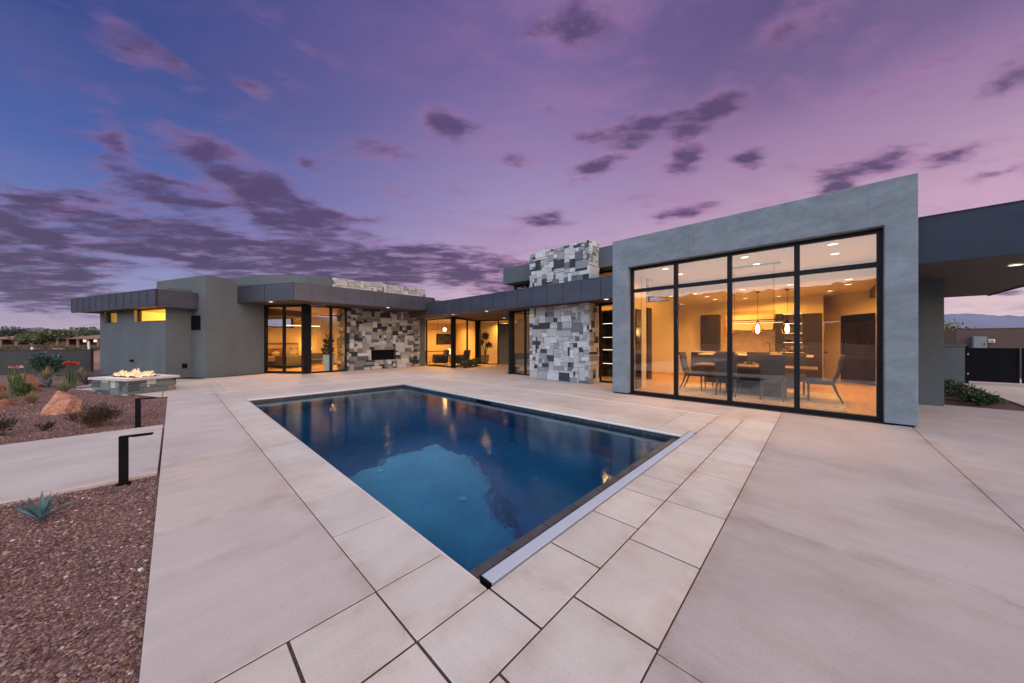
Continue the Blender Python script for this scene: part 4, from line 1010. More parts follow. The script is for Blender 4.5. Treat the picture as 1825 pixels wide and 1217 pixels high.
ld = bpy.data.lights.new('bedside_light', 'POINT'); ld.energy = 22; ld.color = WARM; ld.shadow_soft_size = .08; lo = bpy.data.objects.new('bedside_light', ld); COL.objects.link(lo); lo.parent = t; lo.location = (0, 0, .62)
x, y = W(11.9, 16.2)
t = thing('bedroom_bench', 'grey upholstered bench with thin legs near the foot of the bed', 'bench', (5.1, 18.55, 0), math.radians(12)); mb = MB(); mb.box((-.6, -.24, .36), (.6, .24, .5)); mb.build('seat', m_fabric, t, bevel=.03, seg=2); mb = MB(); mb.hexa([(-.6, .2, .48), (.6, .2, .48), (.6, .27, .48), (-.6, .27, .48), (-.6, .3, .8), (.6, .3, .8), (.6, .36, .8), (-.6, .36, .8)]); mb.build('backrest', m_fabric, t, bevel=.02)
for sx in (-.52, .52):
    for sy in (-.18, .2): mb = MB(); mb.tube([(sx, sy, .38), (sx * 1.1, sy * 1.25, 0)], [.016, .011], 6); mb.build('leg', m_black, t)
x, y = W(11.6, 16.4)
t = thing('ceiling_fan_light', 'slim linear ceiling light with angled blade in the bedroom', 'ceiling light', (x, y, 2.2)); mb = MB(); mb.tube([(0, 0, .78), (0, 0, .1)], .014, 8); mb.build('rod', m_black, t)
mb = MB(); mb.box((-.75, -.03, .0), (.75, .03, .035)); mb.build('light_bar', m_strip, t); mb = MB(); mb.hexa([(-.1, -.03, .03), (.1, -.03, .03), (.1, .03, .03), (-.1, .03, .03), (-.35, -.03, .3), (-.2, -.03, .3), (-.2, .03, .3), (-.35, .03, .3)]); mb.build('blade', m_bronze, t)
# ---------------------------------------------------------------- den
mb = MB(); mb.box((12.75, 19.42, 1.22), (14.05, 19.47, 1.95)); t = thing('television', 'black wall mounted television in the den', 'television', (13.4, 19.45, 1.22), world=True); o = mb.build('casing', m_black, t); mb = MB(); mb.box((12.78, 19.41, 1.25), (14.02, 19.42, 1.92)); mb.build('screen', m_screen, t)
def armchair(x, y, rz, label, m, w=.8):
    t = thing('armchair', label, 'armchair', (x, y, 0), rz)
    mb = MB(); mb.box((-w / 2, -.38, .14), (w / 2, .38, .44)); mb.build('seat', m, t, bevel=.05, seg=2)
    mb = MB(); mb.hexa([(-w / 2, .22, .3), (w / 2, .22, .3), (w / 2, .4, .3), (-w / 2, .4, .3), (-w / 2, .34, .92), (w / 2, .34, .92), (w / 2, .5, .9), (-w / 2, .5, .9)]); mb.build('backrest', m, t, bevel=.05, seg=2)
    for sx in (-1, 1):
        mb = MB(); mb.box((sx * w / 2 - .05, -.36, .2), (sx * w / 2 + .05, .4, .62)); mb.build('armrest', m, t, bevel=.03)
        for sy in (-.3, .34): mb = MB(); mb.tube([(sx * (w / 2 - .06), sy, .16), (sx * (w / 2 - .04), sy * 1.1, 0)], [.02, .014], 6); mb.build('leg', m_wood, t)
    return t
m_char = M('charcoal_fabric', (.03, .03, .033), .9)
armchair(10.95, 16.35, math.radians(-115), 'wide charcoal armchair just behind the den window', m_char, 1.05)
armchair(11.5, 15.05, math.radians(-150), 'dark armchair behind the den corner post facing the room', m_char, .72)
t = thing('desk', 'plain wooden desk along the den wall', 'desk', (12.0, 18.6, 0)); mb = MB(); mb.box((-.9, -.35, .72), (1.1, .35, .76)); mb.build('top', m_wood, t)
for sx in (-.86, 1.04):
    for sy in (-.3, .3): mb = MB(); mb.box((sx - .025, sy - .025, 0), (sx + .025, sy + .025, .72)); mb.build('leg', m_wood, t)
t = thing('desk_lamp', 'glowing cylinder lamp in the den', 'lamp', (12.15, 17.0, .0)); mb = MB(); mb.tube([(0, 0, .0), (0, 0, .62)], .015, 8); mb.lathe([(.13, 0), (.13, .02)], n=16); mb.build('base', m_bronze, t); mb = MB(); mb.lathe([(.13, .6), (.13, .95)], n=18, cap=False); mb.build('lamp_shade', m_shade, t, smooth=True)
t = thing('globe_pendant', 'thin black pendant with one glowing glass globe in the den', 'pendant lamp', (11.28, 17.1, 2.12)); mb = MB(); mb.tube([(0, 0, .6), (0, 0, 0)], .008, 6); mb.tube([(-.45, .3, .02), (.3, -.2, .02)], .008, 6); mb.build('stem', m_black, t); mb = MB(); mb.blob((.36, -.24, .02), .12, 16, 10); mb.build('globe', m_globe, t, smooth=True)
ld = bpy.data.lights.new('globe_light', 'POINT'); ld.energy = 14; ld.color = WARM; ld.shadow_soft_size = .1; lo = bpy.data.objects.new('globe_light', ld); COL.objects.link(lo); lo.parent = t; lo.location = (.36, -.24, -.15)
#PART4
# ---------------------------------------------------------------- plants
def leaf(mb, c, d, ln, wd, col, bend=0.0):
    d = d.normalized(); e = d.cross(Vector((R.uniform(-1, 1), R.uniform(-1, 1), R.uniform(-1, 1)))).normalized() * wd
    mid = c + d * ln * .5 + Vector((0, 0, bend * ln * .3)); tip = c + d * ln
    mb.add([tuple(c), tuple(mid + e), tuple(tip), tuple(mid - e)], [(0, 1, 2, 3)], 0, col)
def vary(c, rr, a=.3):
    k = 1 + rr.uniform(-a, a); return tuple(v * k for v in c)
def shrub_parts(t, w, d, h, n, cols, seed, ll=.05, lw=.014, stems=16, up=.5, dense=.6, hollow=.2):
    rr = random.Random(seed); mb = MB(); ms = MB(); off = Vector((seed * 3.1, 1.7, 0))
    for i in range(stems):
        a = rr.random() * 6.28; q = rr.uniform(.25, .95); top = Vector((math.cos(a) * w * q, math.sin(a) * d * q, h * (1 - .45 * q * q) * rr.uniform(.7, 1)))
        ms.tube([(0, 0, -.03), tuple(top * .5 + Vector((0, 0, h * .08))), tuple(top)], [.012, .008, .003], 4)
        for k in range(int(n / stems)):
            s = rr.uniform(hollow, 1.0) ** dense
            c = top * s + Vector((rr.gauss(0, w * .13), rr.gauss(0, d * .13), rr.gauss(0, h * .09)))
            c.z = max(.01, c.z)
            if mnoise.noise(c * (2.2 / max(h, .2)) + off) < -.28: continue
            dr = Vector((c.x / w, c.y / d, up)) + Vector((rr.uniform(-.9, .9), rr.uniform(-.9, .9), rr.uniform(-.5, .9)))
            leaf(mb, c, dr, ll * rr.uniform(.6, 1.4), lw * rr.uniform(.7, 1.3), vary(rr.choice(cols), rr))
    mb.build('foliage', m_leaf, t, use_col=True); ms.build('stem', m_bark, t)
def gz(x, y): return gravel_h(x, y) - .005
def shrub(name, label, x, y, w, d, h, n, cols, seed, cat='shrub', z=None, group=None, **k):
    t = thing(name, label, cat, (x, y, gz(x, y) if z is None else z), group=group); shrub_parts(t, w, d, h, n, cols, seed, **k); return t
def blades(mb, c, n, h, spread, wd, cols, rr, droop=.5, seg=4, lean=(0, 0)):
    for _ in range(n):
        a = rr.random() * 6.28; q = rr.random(); H_ = h * rr.uniform(.6, 1.05)
        d = Vector((math.cos(a) * spread * q + lean[0], math.sin(a) * spread * q + lean[1], 1)); side = Vector((-math.sin(a), math.cos(a), 0)) * wd
        col = vary(rr.choice(cols), rr); pts = []
        for i in range(seg + 1):
            s = i / seg
            p = Vector(c) + Vector((d.x * s * H_, d.y * s * H_, H_ * (s - droop * q * s * s * .8)))
            ww = side * (1 - s) ** .6 if i < seg else side * .05
            pts += [tuple(p - ww), tuple(p + ww)]
        mb.add(pts, [(2 * i, 2 * i + 1, 2 * i + 3, 2 * i + 2) for i in range(seg)], 0, col)

# garden shrubs
T_TEAL = [(.03, .075, .065), (.05, .11, .095), (.075, .14, .12), (.02, .05, .045)]
T_GREEN = [(.045, .09, .03), (.07, .12, .04), (.03, .06, .025), (.1, .13, .05)]
T_DARK = [(.035, .045, .025), (.06, .05, .03), (.09, .035, .035), (.025, .03, .02), (.12, .05, .05)]
T_SAGE = [(.09, .12, .085), (.13, .16, .11), (.06, .09, .06)]
shrub('desert_shrub', 'large rounded blue green bush in front of the low garden wall', -3.55, 22.8, .46, .46, 1.02, 5200, T_TEAL, 1, ll=.11, lw=.022, stems=40, z=-.1, dense=.7)
shrub('desert_shrub', 'dark reddish shrub beside the small bollard light', -.92, 8.7, .3, .26, .38, 2600, T_DARK, 2, ll=.05, lw=.006, stems=34, up=1.0)
shrub('desert_shrub', 'dark olive shrub cut by the photo edge beside the path', -1.9, 8.75, .3, .26, .34, 2600, T_DARK[:4], 3, ll=.05, lw=.007, stems=34, up=1.0)
shrub('desert_shrub', 'small low dark shrub sprig between the boulder and the path', -1.42, 8.85, .1, .09, .14, 500, T_DARK[:3], 4, ll=.04, lw=.006, stems=12, up=.8)
# upright green plants with flowers
def stalk_plant(label, x, y, h, r, n, col, fcol, fr, fz, seed, fn):
    t = thing('flowering_succulent', label, 'plant', (x, y, gz(x, y))); rr = random.Random(seed); mb = MB()
    tops = []
    for _ in range(n):
        a = rr.random() * 6.28; q = rr.random(); hh = h * rr.uniform(.55, 1)
        p = Vector((math.cos(a) * r * q, math.sin(a) * r * q, 0)); tp = p * rr.uniform(1.2, 2.2) + Vector((rr.gauss(0, .03), rr.gauss(0, .03), hh)); tops.append(tp)
        mb.tube([tuple(p), tuple((p + tp) / 2 + Vector((rr.gauss(0, .012), rr.gauss(0, .012), 0))), tuple(tp)], [.014, .012, .006], 5, 0, vary(col, rr))
    mb.build('stem', m_leaf, t, use_col=True)
    mb = MB()
    for _ in range(fn):
        a = rr.random() * 6.28; q = rr.random() ** .6; c = Vector((math.cos(a) * fr * q, math.sin(a) * fr * q, fz + rr.uniform(-.05, .07) * (1.2 - q)))
        leaf(mb, c, Vector((math.cos(a), math.sin(a), rr.uniform(.2, 1.2))), .07, .022, vary(rr.choice(fcol), rr, .25))
    mb.build('flower', m_leaf, t, use_col=True); return t
stalk_plant('upright green succulent with two pale pink blooms at its top', -2.78, 14.9, .72, .09, 46, (.07, .12, .035), [(.55, .28, .2), (.6, .33, .22)], .07, .74, 5, 26)
shrub('desert_shrub', 'feathery green shrub at the foot of the pink flowered succulent', -2.6, 14.5, .17, .15, .36, 1500, T_GREEN, 6, ll=.06, lw=.007, stems=24, up=1.2)
stalk_plant('green succulent crowned with a flat red flower head', -2.12, 16.3, .66, .09, 40, (.06, .11, .045), [(.5, .03, .02), (.42, .05, .025), (.55, .1, .05)], .12, .72, 7, 170)
def agave(label, x, y, n, ln, wd, col, seed, spread=1.0):
    t = thing('agave', label, 'agave', (x, y, gz(x, y))); rr = random.Random(seed); 
    for k in range(n):
        a = k * 2.399 + rr.uniform(-.2, .2); el = rr.uniform(.8, 1.35) if k > 2 else rr.uniform(.15, .5); L_ = ln * rr.uniform(.8, 1.1)
        mb = MB(); d = Vector((math.cos(a) * math.cos(el) * spread, math.sin(a) * math.cos(el) * spread, math.sin(el))); s = Vector((-math.sin(a), math.cos(a), 0)); u = s.cross(d).normalized(); pts = []
        W_ = [.45, .85, 1.0, .8, .45, .02]; cv = vary(col, rr, .18)
        for i, w in enumerate(W_):
            f = i / 5; p = d * (L_ * f) + Vector((0, 0, .02 + .06 * f * f * L_))
            if u.z < 0: u = -u
            pts += [tuple(p - s * wd * w + u * wd * .5 * w), tuple(p - u * wd * .12), tuple(p + s * wd * w + u * wd * .5 * w), tuple(p + u * wd * .15 * w)]
        fs = []
        for i in range(5):
            for j in range(4): fs.append((4 * i + j, 4 * i + (j + 1) % 4, 4 * i + 4 + (j + 1) % 4, 4 * i + 4 + j))
        mb.add(pts, fs, 0, cv); mb.build('leaf', m_agave, t, use_col=True)
    return t
m_agave = M('agave_skin', rough=.55, attr=True, var=((9, 9, 9), .82, 1.15))
agave('blue green agave growing in the gravel near the path', -.72, 4.45, 10, .235, .018, (.075, .15, .16), 8)
agave('small grey agave behind the boulder', -2.6, 16.9, 12, .36, .04, (.12, .19, .21), 9)
def grass(label, x, y, n, h, sp, cols, seed, wd=.004, name='grass_tuft'):
    t = thing(name, label, 'grass', (x, y, gz(x, y))); mb = MB(); blades(mb, (0, 0, 0), n, h, sp, wd, cols, random.Random(seed), .6); mb.build('blade', m_leaf, t, use_col=True); return t
STRAW = [(.3, .24, .13), (.38, .3, .17), (.2, .2, .09), (.26, .19, .12)]
grass('wide dry straw coloured grass tuft behind the boulder', -2.2, 12.9, 340, .34, .8, STRAW, 11); grass('dry grass tuft between the small rocks and the boulder', -2.7, 13.6, 300, .34, .8, STRAW, 12)
grass('pale green grass tuft below the red flower', -2.02, 14.6, 260, .5, .8, [(.16, .2, .08), (.24, .24, .11)], 13); grass('straw grass tuft in front of the blue green bush', -3.2, 20.5, 260, .6, 1.2, STRAW, 14); grass('thin straw tuft at the garden wall end', -2.5, 20.9, 180, .55, .9, STRAW, 15)
grass('sparse dry tuft at the small rocks', -3.0, 16.6, 200, .45, 1.3, STRAW, 16)
grass('dark arching yucca blades behind the fire pit', -1.9, 16.9, 46, .9, 1.5, [(.035, .05, .04), (.05, .06, .045)], 17, .009, 'yucca')
def boulder(label, x, y, r, seed, z=0, planes=None, rz=0.0):
    rr = random.Random(seed); o_ = Vector((seed * 7.3, 2, 5)); mb = MB(); n, m = 44, 28; vs = []; fs = []
    pl = [(Vector((rr.uniform(-1, 1), rr.uniform(-1, 1), rr.uniform(-.2, 1))).normalized(), rr.uniform(.62, .86)) for _ in range(9)]
    if planes: pl = [(Vector(a).normalized(), b) for a, b in planes]
    for i in range(m + 1):
        th = math.pi * i / m
        for k in range(n):
            a = 2 * math.pi * k / n; d = Vector((math.sin(th) * math.cos(a), math.sin(th) * math.sin(a), math.cos(th)))
            q = 1.0
            for nn, dd in pl:
                c = d.dot(nn)
                if c > 1e-3: q = min(q, dd / c)
            q *= 1 + .07 * mnoise.noise(d * 2.5 + o_) + .035 * mnoise.noise(d * 7 + o_) + .015 * mnoise.noise(d * 17 + o_)
            vs.append((d.x * r[0] * q, d.y * r[1] * q, d.z * r[2] * q + r[2] * .35))
    for i in range(m):
        for k in range(n): fs.append((i * n + (k + 1) % n, i * n + k, (i + 1) * n + k, (i + 1) * n + (k + 1) % n))
    mb.add(vs, fs); o = mb.build('boulder', m_rock, smooth=False); o.location = (x, y, gz(x, y) + z); o.rotation_euler = (0, 0, rz); tag(o, label, 'boulder'); return o
boulder('large pale orange boulder in the gravel garden beside the fire pit', -1.5, 10.82, (.27, .25, .33), 15, rz=.15, planes=[((.62, -.15, .75), .66), ((-.85, -.1, .5), .66), ((-.15, -.85, .5), .68), ((.5, -.8, .25), .74), ((-.7, -.7, .1), .82), ((.1, .2, 1), .93), ((.95, -.1, .12), .9), ((0, 1, .3), .7)])
m_rock_dark = M('rust_rock', (.26, .105, .06), .9, var=((4, 4, 6), .6, 1.25, 1.2), bump=((14, 14, 14), .8, .04))
for a in (('rust coloured rock behind the flowering succulent', -3.05, 17.3, (.34, .3, .34), 5), ('small rust coloured rock beside the dry grass', -2.68, 15.9, (.15, .14, .18), 6), ('small red rock at the photo edge behind the path', -2.5, 12.7, (.15, .13, .13), 8), ('dull red rock left of the flowering succulent', -3.4, 16.4, (.2, .18, .24), 12)):
    boulder(*a).data.materials[0] = m_rock_dark
# ---------------------------------------------------------------- fire pit
fx, fy = -.8, 13.05
fp = thing('fire_pit', 'square stone fire pit with pale concrete rim and open flames', 'fire pit', (-.95, 13.9, 0), world=True)
c0 = Vector((-.81, 13.1)); ur = Vector((-.03, 13.5)) - c0; ur = Vector((.88, .475)).normalized(); ul = Vector((-.475, .88)).normalized(); SL, SR = 1.5, .98
q0, q1, q2, q3 = c0, c0 + ur * SR, c0 + ur * SR + ul * SL, c0 + ul * SL
mb = MB(); mb.prism([tuple(v) for v in (q0 + (ur + ul) * .02, q1 + (ul - ur) * .02, q2 - (ur + ul) * .02, q3 + (ur - ul) * .02)], -.1, .36); bs = mb.build('base', m_mortar, fp)
mb = MB(); PALF = [((.55, .54, .52), 16), ((.16, .18, .18), 26), ((.075, .095, .1), 30), ((.24, .26, .25), 14), ((.2, .17, .14), 10)]
stone_face(mb, tuple(q0), tuple(ur), tuple(-ul), SR, -.05, .355, 41, PALF, .07, proud=.02); stone_face(mb, tuple(q3), tuple(-ul), tuple(-ur), SL, -.05, .355, 42, PALF, .07, proud=.02); stone_face(mb, tuple(q1), tuple(ul), tuple(ur), SL, -.05, .355, 43, PALF, .07, proud=.02)
sub(mb.build('stone_facing', m_stone, fp, bevel=.005, use_col=True), bs)
mb = MB(); o = .06
P0 = [q0 - (ur + ul) * o, q1 + (ur - ul) * o, q2 + (ur + ul) * o, q3 + (ul - ur) * o]; I0 = [q0 + (ur + ul) * .2, q1 + (ul - ur) * .2, q2 - (ur + ul) * .2, q3 + (ur - ul) * .2]
for i in range(4): mb.prism([tuple(P0[i]), tuple(P0[(i + 1) % 4]), tuple(I0[(i + 1) % 4]), tuple(I0[i])], .362, .42)
mb.build('rim', m_concrete, fp)
rr = random.Random(2); mb = MB()
for _ in range(220):
    s, u = rr.uniform(.22, SR - .22), rr.uniform(.22, SL - .22); p = c0 + ur * s + ul * u; mb.blob((p.x, p.y, .385 + rr.uniform(0, .03)), rr.uniform(.02, .04), 6, 4, jit=.5, seed=_)
mb.build('lava_rock', m_lava, fp)
def flame_mat():
    m, nt, p, out = base_mat('flame'); nt.nodes.remove(p); L = nt.links
    geo = nd(nt, 'ShaderNodeNewGeometry'); lw = nd(nt, 'ShaderNodeLayerWeight'); lw.inputs[0].default_value = .35
    nz = nd(nt, 'ShaderNodeTexNoise'); nz.inputs['Scale'].default_value = 9; nz.inputs['Detail'].default_value = 4; L.new(geo.outputs['Position'], nz.inputs['Vector'])
    ad = nd(nt, 'ShaderNodeMath', operation='MULTIPLY_ADD'); ad.inputs[1].default_value = .8; L.new(nz.outputs[0], ad.inputs[0]); L.new(lw.outputs['Facing'], ad.inputs[2])
    cr = nd(nt, 'ShaderNodeValToRGB'); e = cr.color_ramp.elements; e[0].position = .3; e[0].color = (1, .84, .6, 1); e[1].position = 1.0; e[1].color = (.85, .36, .1, 1)
    L.new(ad.outputs[0], cr.inputs[0]); em = nd(nt, 'ShaderNodeEmission'); em.inputs[1].default_value = 1.15; L.new(cr.outputs[0], em.inputs[0])
    tr = nd(nt, 'ShaderNodeBsdfTransparent'); mx = nd(nt, 'ShaderNodeMixShader'); mr = nd(nt, 'ShaderNodeMapRange'); mr.inputs[1].default_value = .55; mr.inputs[2].default_value = 1.15
    L.new(ad.outputs[0], mr.inputs[0]); L.new(mr.outputs[0], mx.inputs[0]); L.new(em.outputs[0], mx.inputs[1]); L.new(tr.outputs[0], mx.inputs[2]); L.new(mx.outputs[0], out.inputs[0]); return m
mb = MB()
for k in range(26):
    u = rr.uniform(.28, SL - .28); s = SR / 2 + rr.uniform(-.2, .2); p = c0 + ur * s + ul * u
    h = rr.uniform(.1, .18) + .16 * max(0, 1 - abs(u - SL * .5) / .35) * rr.random(); r = rr.uniform(.05, .085); lean = rr.uniform(-.12, .12); ly = rr.uniform(-.08, .08); path = []; rad = []
    for i in range(8):
        f = i / 7; path.append((p.x + lean * f * f + .03 * math.sin(f * 7 + k), p.y + ly * f * f + .03 * math.cos(f * 6 + k), .4 + h * f)); rad.append(r * (.45 + 1.4 * f - .2 * f * f) * (1 - f) ** .7 + .002)
    mb.tube(path, rad, 8)
mb.build('flame', flame_mat(), fp, smooth=True)
ld = bpy.data.lights.new('fire_light', 'POINT'); ld.energy = 24; ld.color = (1, .5, .18); ld.shadow_soft_size = .2; lo = bpy.data.objects.new('fire_light', ld); COL.objects.link(lo); lo.parent = fp; cc = c0 + ur * SR / 2 + ul * SL / 2; lo.location = Vector((cc.x, cc.y, .65)) - Vector((-.95, 13.9, 0))
# ---------------------------------------------------------------- bollard lights
def bollard(label, x, y, rz):
    t = thing('path_light', label, 'path light', (x, y, -.04), rz, group='black angular path lights'); mb = MB(); mb.box((-.03, -.02, 0), (.03, .02, .5)); mb.build('post', m_black, t, bevel=.003)
    mb = MB(); mb.box((.0305, -.02, .482), (.2, .02, .5)); hd = mb.build('arm', m_black, t, bevel=.003); mb = MB(); mb.box((.06, -.014, .478), (.19, .014, .482)); sub(mb.build('lens', m_screen, t), hd)
    mb = MB(); mb.box((-.045, -.035, 0), (.045, .035, .03)); mb.build('foot', m_black, t); return t
bollard('black angular path light standing nearer to the agave, in front of the path', -.34, 5.02, math.radians(-8)); bollard('black angular path light beyond the path beside the dark shrub', -.4, 8.16, math.radians(-8))
# ---------------------------------------------------------------- garden wall and entry planting
t = thing('garden_wall', 'low dark grey stucco garden wall on the desert side', 'wall', (-2.6, 23.9, -.1), world=True); mb = MB(); mb.bar((-2.57, 23.87), (-4.97, 24.64), -.3, 1.02, -.2); mb.bar((-4.975, 24.642), (-13, 27.2), -.3, 1.02, -.2); m_gwall = M('garden_wall_stucco', (.05, .057, .062), .9, var=((1.2, 1.2, 1.2), .85, 1.12), bump=((120, 120, 120), .3, .004)); mb.build('masonry', m_gwall, t)
mb = MB(); mb.bar((-2.56, 23.85), (-13, 27.2), 1.022, 1.05, -.23, off=.012); mb.build('cap', m_gwall, t)
for i, (x, y, w, h, lb) in enumerate(((10.75, 13.72, .36, .3, 'low leafy shrub at the foot of the den corner post'), (11.3, 13.95, .42, .4, 'leafy green shrub in the middle of the court planting'), (11.95, 14.25, .36, .42, 'taller leafy shrub next to the potted tree'), (10.5, 9.85, .26, .28, 'small dark shrub at the foot of the court corner post'))):
    shrub('court_shrub', lb, x, y, w, w * .8, h, 1100, [(.035, .065, .025), (.05, .085, .03), (.025, .045, .02), (.16, .2, .09)], 50 + i, z=0, ll=.085, lw=.02, stems=22, up=.9, group=None)
mb = MB(); mb.prism([(10.5, 13.35), (12.3, 14.1), (12.3, 14.55), (10.45, 13.85)], .0, .02); mb.prism([(10.2, 9.7), (11.2, 9.72), (11.2, 10.1), (10.3, 10.15)], 0, .02); tag(mb.build('planting_soil', m_mulch), kind='structure')
for i, (x, y, w, h, lb) in enumerate(((15.2, -2.5, .36, .36, 'dark green shrub nearest the block pier'), (14.0, -2.55, .4, .36, 'dark green shrub second from the block pier'), (13.05, -2.6, .36, .32, 'dark green shrub third from the block pier'), (12.35, -2.62, .3, .26, 'small dark green shrub nearest the side patio'))):
    shrub('mulch_shrub', lb, x, y, w, w, h, 1500, [(.03, .06, .022), (.045, .08, .03), (.02, .04, .018)], 60 + i, z=-.03, ll=.06, lw=.014, stems=24, up=.7)
def pot_plant(label, x, y, pot_h, pot_r, m, kind, z=0):
    t = thing('potted_plant', label, 'potted plant', (x, y, z)); mb = MB(); mb.lathe([(pot_r * .68, 0), (pot_r * .95, pot_h * .5), (pot_r, pot_h), (pot_r * .9, pot_h), (pot_r * .85, pot_h * .9), (.01, pot_h * .9)], n=20); mb.build('pot', m, t, smooth=False)
    rr = random.Random(len(label)); mb = MB(); ms = MB()
    if kind == 'tree':
        for (dx, dy, zt, r) in ((.05, 0, 1.75, .27), (-.22, .12, 1.35, .22), (.22, -.12, 1.15, .25)):
            ms.tube([(0, 0, pot_h * .9), (dx * .3 + .06, dy * .3, pot_h + (zt - pot_h) * .4), (dx, dy, zt)], [.03, .024, .018], 7)
            for _ in range(260):
                d = Vector((rr.gauss(0, 1), rr.gauss(0, 1), rr.gauss(.25, .8))).normalized(); leaf(mb, Vector((dx, dy, zt)) + d * .03, d, r * rr.uniform(.7, 1.2), .016, vary((.02, .03, .016), rr), -.5)
    else:
        for _ in range(7):
            a = rr.random() * 6.28; tp = Vector((math.cos(a) * .12, math.sin(a) * .12, rr.uniform(.9, 1.75))); ms.tube([(0, 0, pot_h * .9), tuple(tp * .6), tuple(tp)], [.012, .01, .006], 5)
            for k in range(17):
                s = rr.uniform(.5, 1); aa = rr.random() * 6.28; leaf(mb, tp * s, Vector((math.cos(aa), math.sin(aa), .35)), .26, .045, vary((.025, .035, .02), rr), -.4)
    mb.build('foliage', m_leaf, t, use_col=True); ms.build('stem', m_bark, t); return t
pot_plant('leafy indoor plant in a tall pale green pot behind the bedroom glass', 5.05, 16.75, .78, .24, m_plantpot, 'plant'); pot_plant('three headed potted tree in a grey pot behind the entry glass', 13.62, 15.35, .55, .3, m_potgrey, 'tree')
# ---------------------------------------------------------------- right side: pier, gate, wall, utility box
t = thing('block_pier', 'short grey block pier beside the black gate', 'pier', (18.3, -3.3, 0), world=True); mb = MB(); mb.box((18.2, -3.52, -.05), (18.6, -1.9, 1.24)); mb.build('masonry', m_stucco, t)
mb = MB(); mb.box((18.17, -3.54, 1.242), (18.62, -1.9, 1.275)); mb.build('cap', m_stucco, t)
t = thing('gate', 'black solid metal double gate at the end of the walkway', 'gate', (18.3, -4.6, 0), world=True)
for y0, y1 in ((-4.54, -3.6), (-5.6, -4.58)):
    mb = MB(); mb.box((18.25, y0, .09), (18.28, y1, 1.19)); pn = mb.build('leaf', m_black, t); mb = MB(); mb.box((18.235, y0, .09), (18.25, y0 + .04, 1.19)); mb.box((18.235, y1 - .04, .09), (18.25, y1, 1.19)); mb.box((18.235, y0 + .04, 1.15), (18.25, y1 - .04, 1.19)); mb.box((18.235, y0 + .04, .09), (18.25, y1 - .04, .13)); sub(mb.build('frame', m_black, t), pn)
for y in (-3.6, -5.68): mb = MB(); mb.box((18.22, y, 0), (18.3, y + .07, 1.25)); mb.build('post', m_black, t)
for z in (.3, .95): mb = MB(); mb.box((18.21, -3.6, z), (18.225, -3.57, z + .06)); mb.build('hinge', m_chrome, t)
t = thing('boundary_wall', 'brown stucco boundary wall beyond the gate', 'wall', (22.4, -5, 0), world=True); mb = MB(); mb.box((22.3, -30, -.1), (22.55, -4.1, 1.9)); mb.bar((22.3, -4.09), (25, 1.5), -.1, 1.86, -.25); mb.build('masonry', m_wallbrown, t); mb = MB(); mb.box((22.28, -30, 1.902), (22.57, -4.1, 1.93)); mb.build('cap', m_wallbrown, t)
t = thing('utility_box', 'grey metal utility cabinet on the brown boundary wall', 'utility box', (22.2, -4.62, .8), world=True); mb = MB(); mb.box((22.05, -4.78, .7), (22.29, -4.45, 1.6)); mb.build('cabinet', m_utility, t, bevel=.01); mb = MB(); mb.box((22.035, -4.76, .72), (22.05, -4.47, 1.58)); mb.build('door', m_utility, t); mb = MB(); mb.box((22.02, -4.72, 1.25), (22.035, -4.7, 1.33)); mb.build('latch', m_black, t)
t = thing('meter', 'small white meter beside the utility cabinet', 'meter', (22.25, -4.92, 1.4), world=True); mb = MB(); mb.box((22.2, -5.0, 1.35), (22.298, -4.84, 1.49)); mb.build('housing', m_white, t, bevel=.03, seg=3); mb = MB(); mb.tube([(22.18, -4.92, 1.42), (22.2, -4.92, 1.42)], .05, 14); mb.build('dial', m_chrome, t)
# ---------------------------------------------------------------- far scenery
def tree(label, x, y, w, h, cols, seed, n=1100, name='desert_tree', lo=.3, group=None, z=-.05):
    t = thing(name, label, 'tree', (x, y, z), group=group); rr = random.Random(seed); ms = MB(); mb = MB(); off = Vector((seed, 3, 7))
    for k in range(3):
        a = rr.random() * 6.28; ms.tube([(0, 0, 0), (math.cos(a) * w * .12, math.sin(a) * w * .12, h * .35), (math.cos(a) * w * .35, math.sin(a) * w * .35, h * .75)], [h * .03, h * .022, h * .008], 5)
    ms.build('trunk', m_bark, t); cs = [(Vector((rr.uniform(-.6, .6) * w / 2, rr.uniform(-.6, .6) * w / 2, h * rr.uniform(.45, .8))), rr.uniform(.22, .38)) for _ in range(8)]
    for _ in range(n):
        c0_, r_ = rr.choice(cs); d = Vector((rr.gauss(0, 1), rr.gauss(0, 1), rr.gauss(0, .8))).normalized() * rr.random() ** .4; c = c0_ + Vector((d.x * w * r_, d.y * w * r_, d.z * h * r_ * .8))
        if c.z < h * lo * .3: continue
        leaf(mb, c, Vector((rr.uniform(-1, 1), rr.uniform(-1, 1), rr.uniform(-.4, 1))), w * .08 * rr.uniform(.6, 1.3), w * .02, vary(rr.choice(cols), rr))
    mb.build('crown', m_leaf, t, use_col=True); return t
def far(px, dist):   # a point that lies px along the skyline, dist metres ahead
    x = (px - 912.5) / 575.0; A_ = math.atan(604 / 575.0); s, c = math.sin(A_), math.cos(A_)
    return (x * dist * c + dist * s, -x * dist * s + dist * c)
FG = [(.07, .115, .04), (.11, .15, .06), (.045, .075, .03)]; FD = [(.02, .035, .022), (.03, .05, .03)]; FY = [(.11, .13, .05), (.14, .14, .06), (.07, .09, .035)]
labels = ['broad green desert tree between the two far houses', 'dark conifer like tree above the first far roof', 'second dark tree at the photo edge beyond the first far roof', 'pale green tree behind the small far house', 'low green tree right of the broad one', 'dark green tree beside the pale house corner', 'green tree behind the far lit veranda', 'hazy tree at the end of the far tree line', 'olive tree left of the broad one', 'small bushy tree at the far veranda corner']
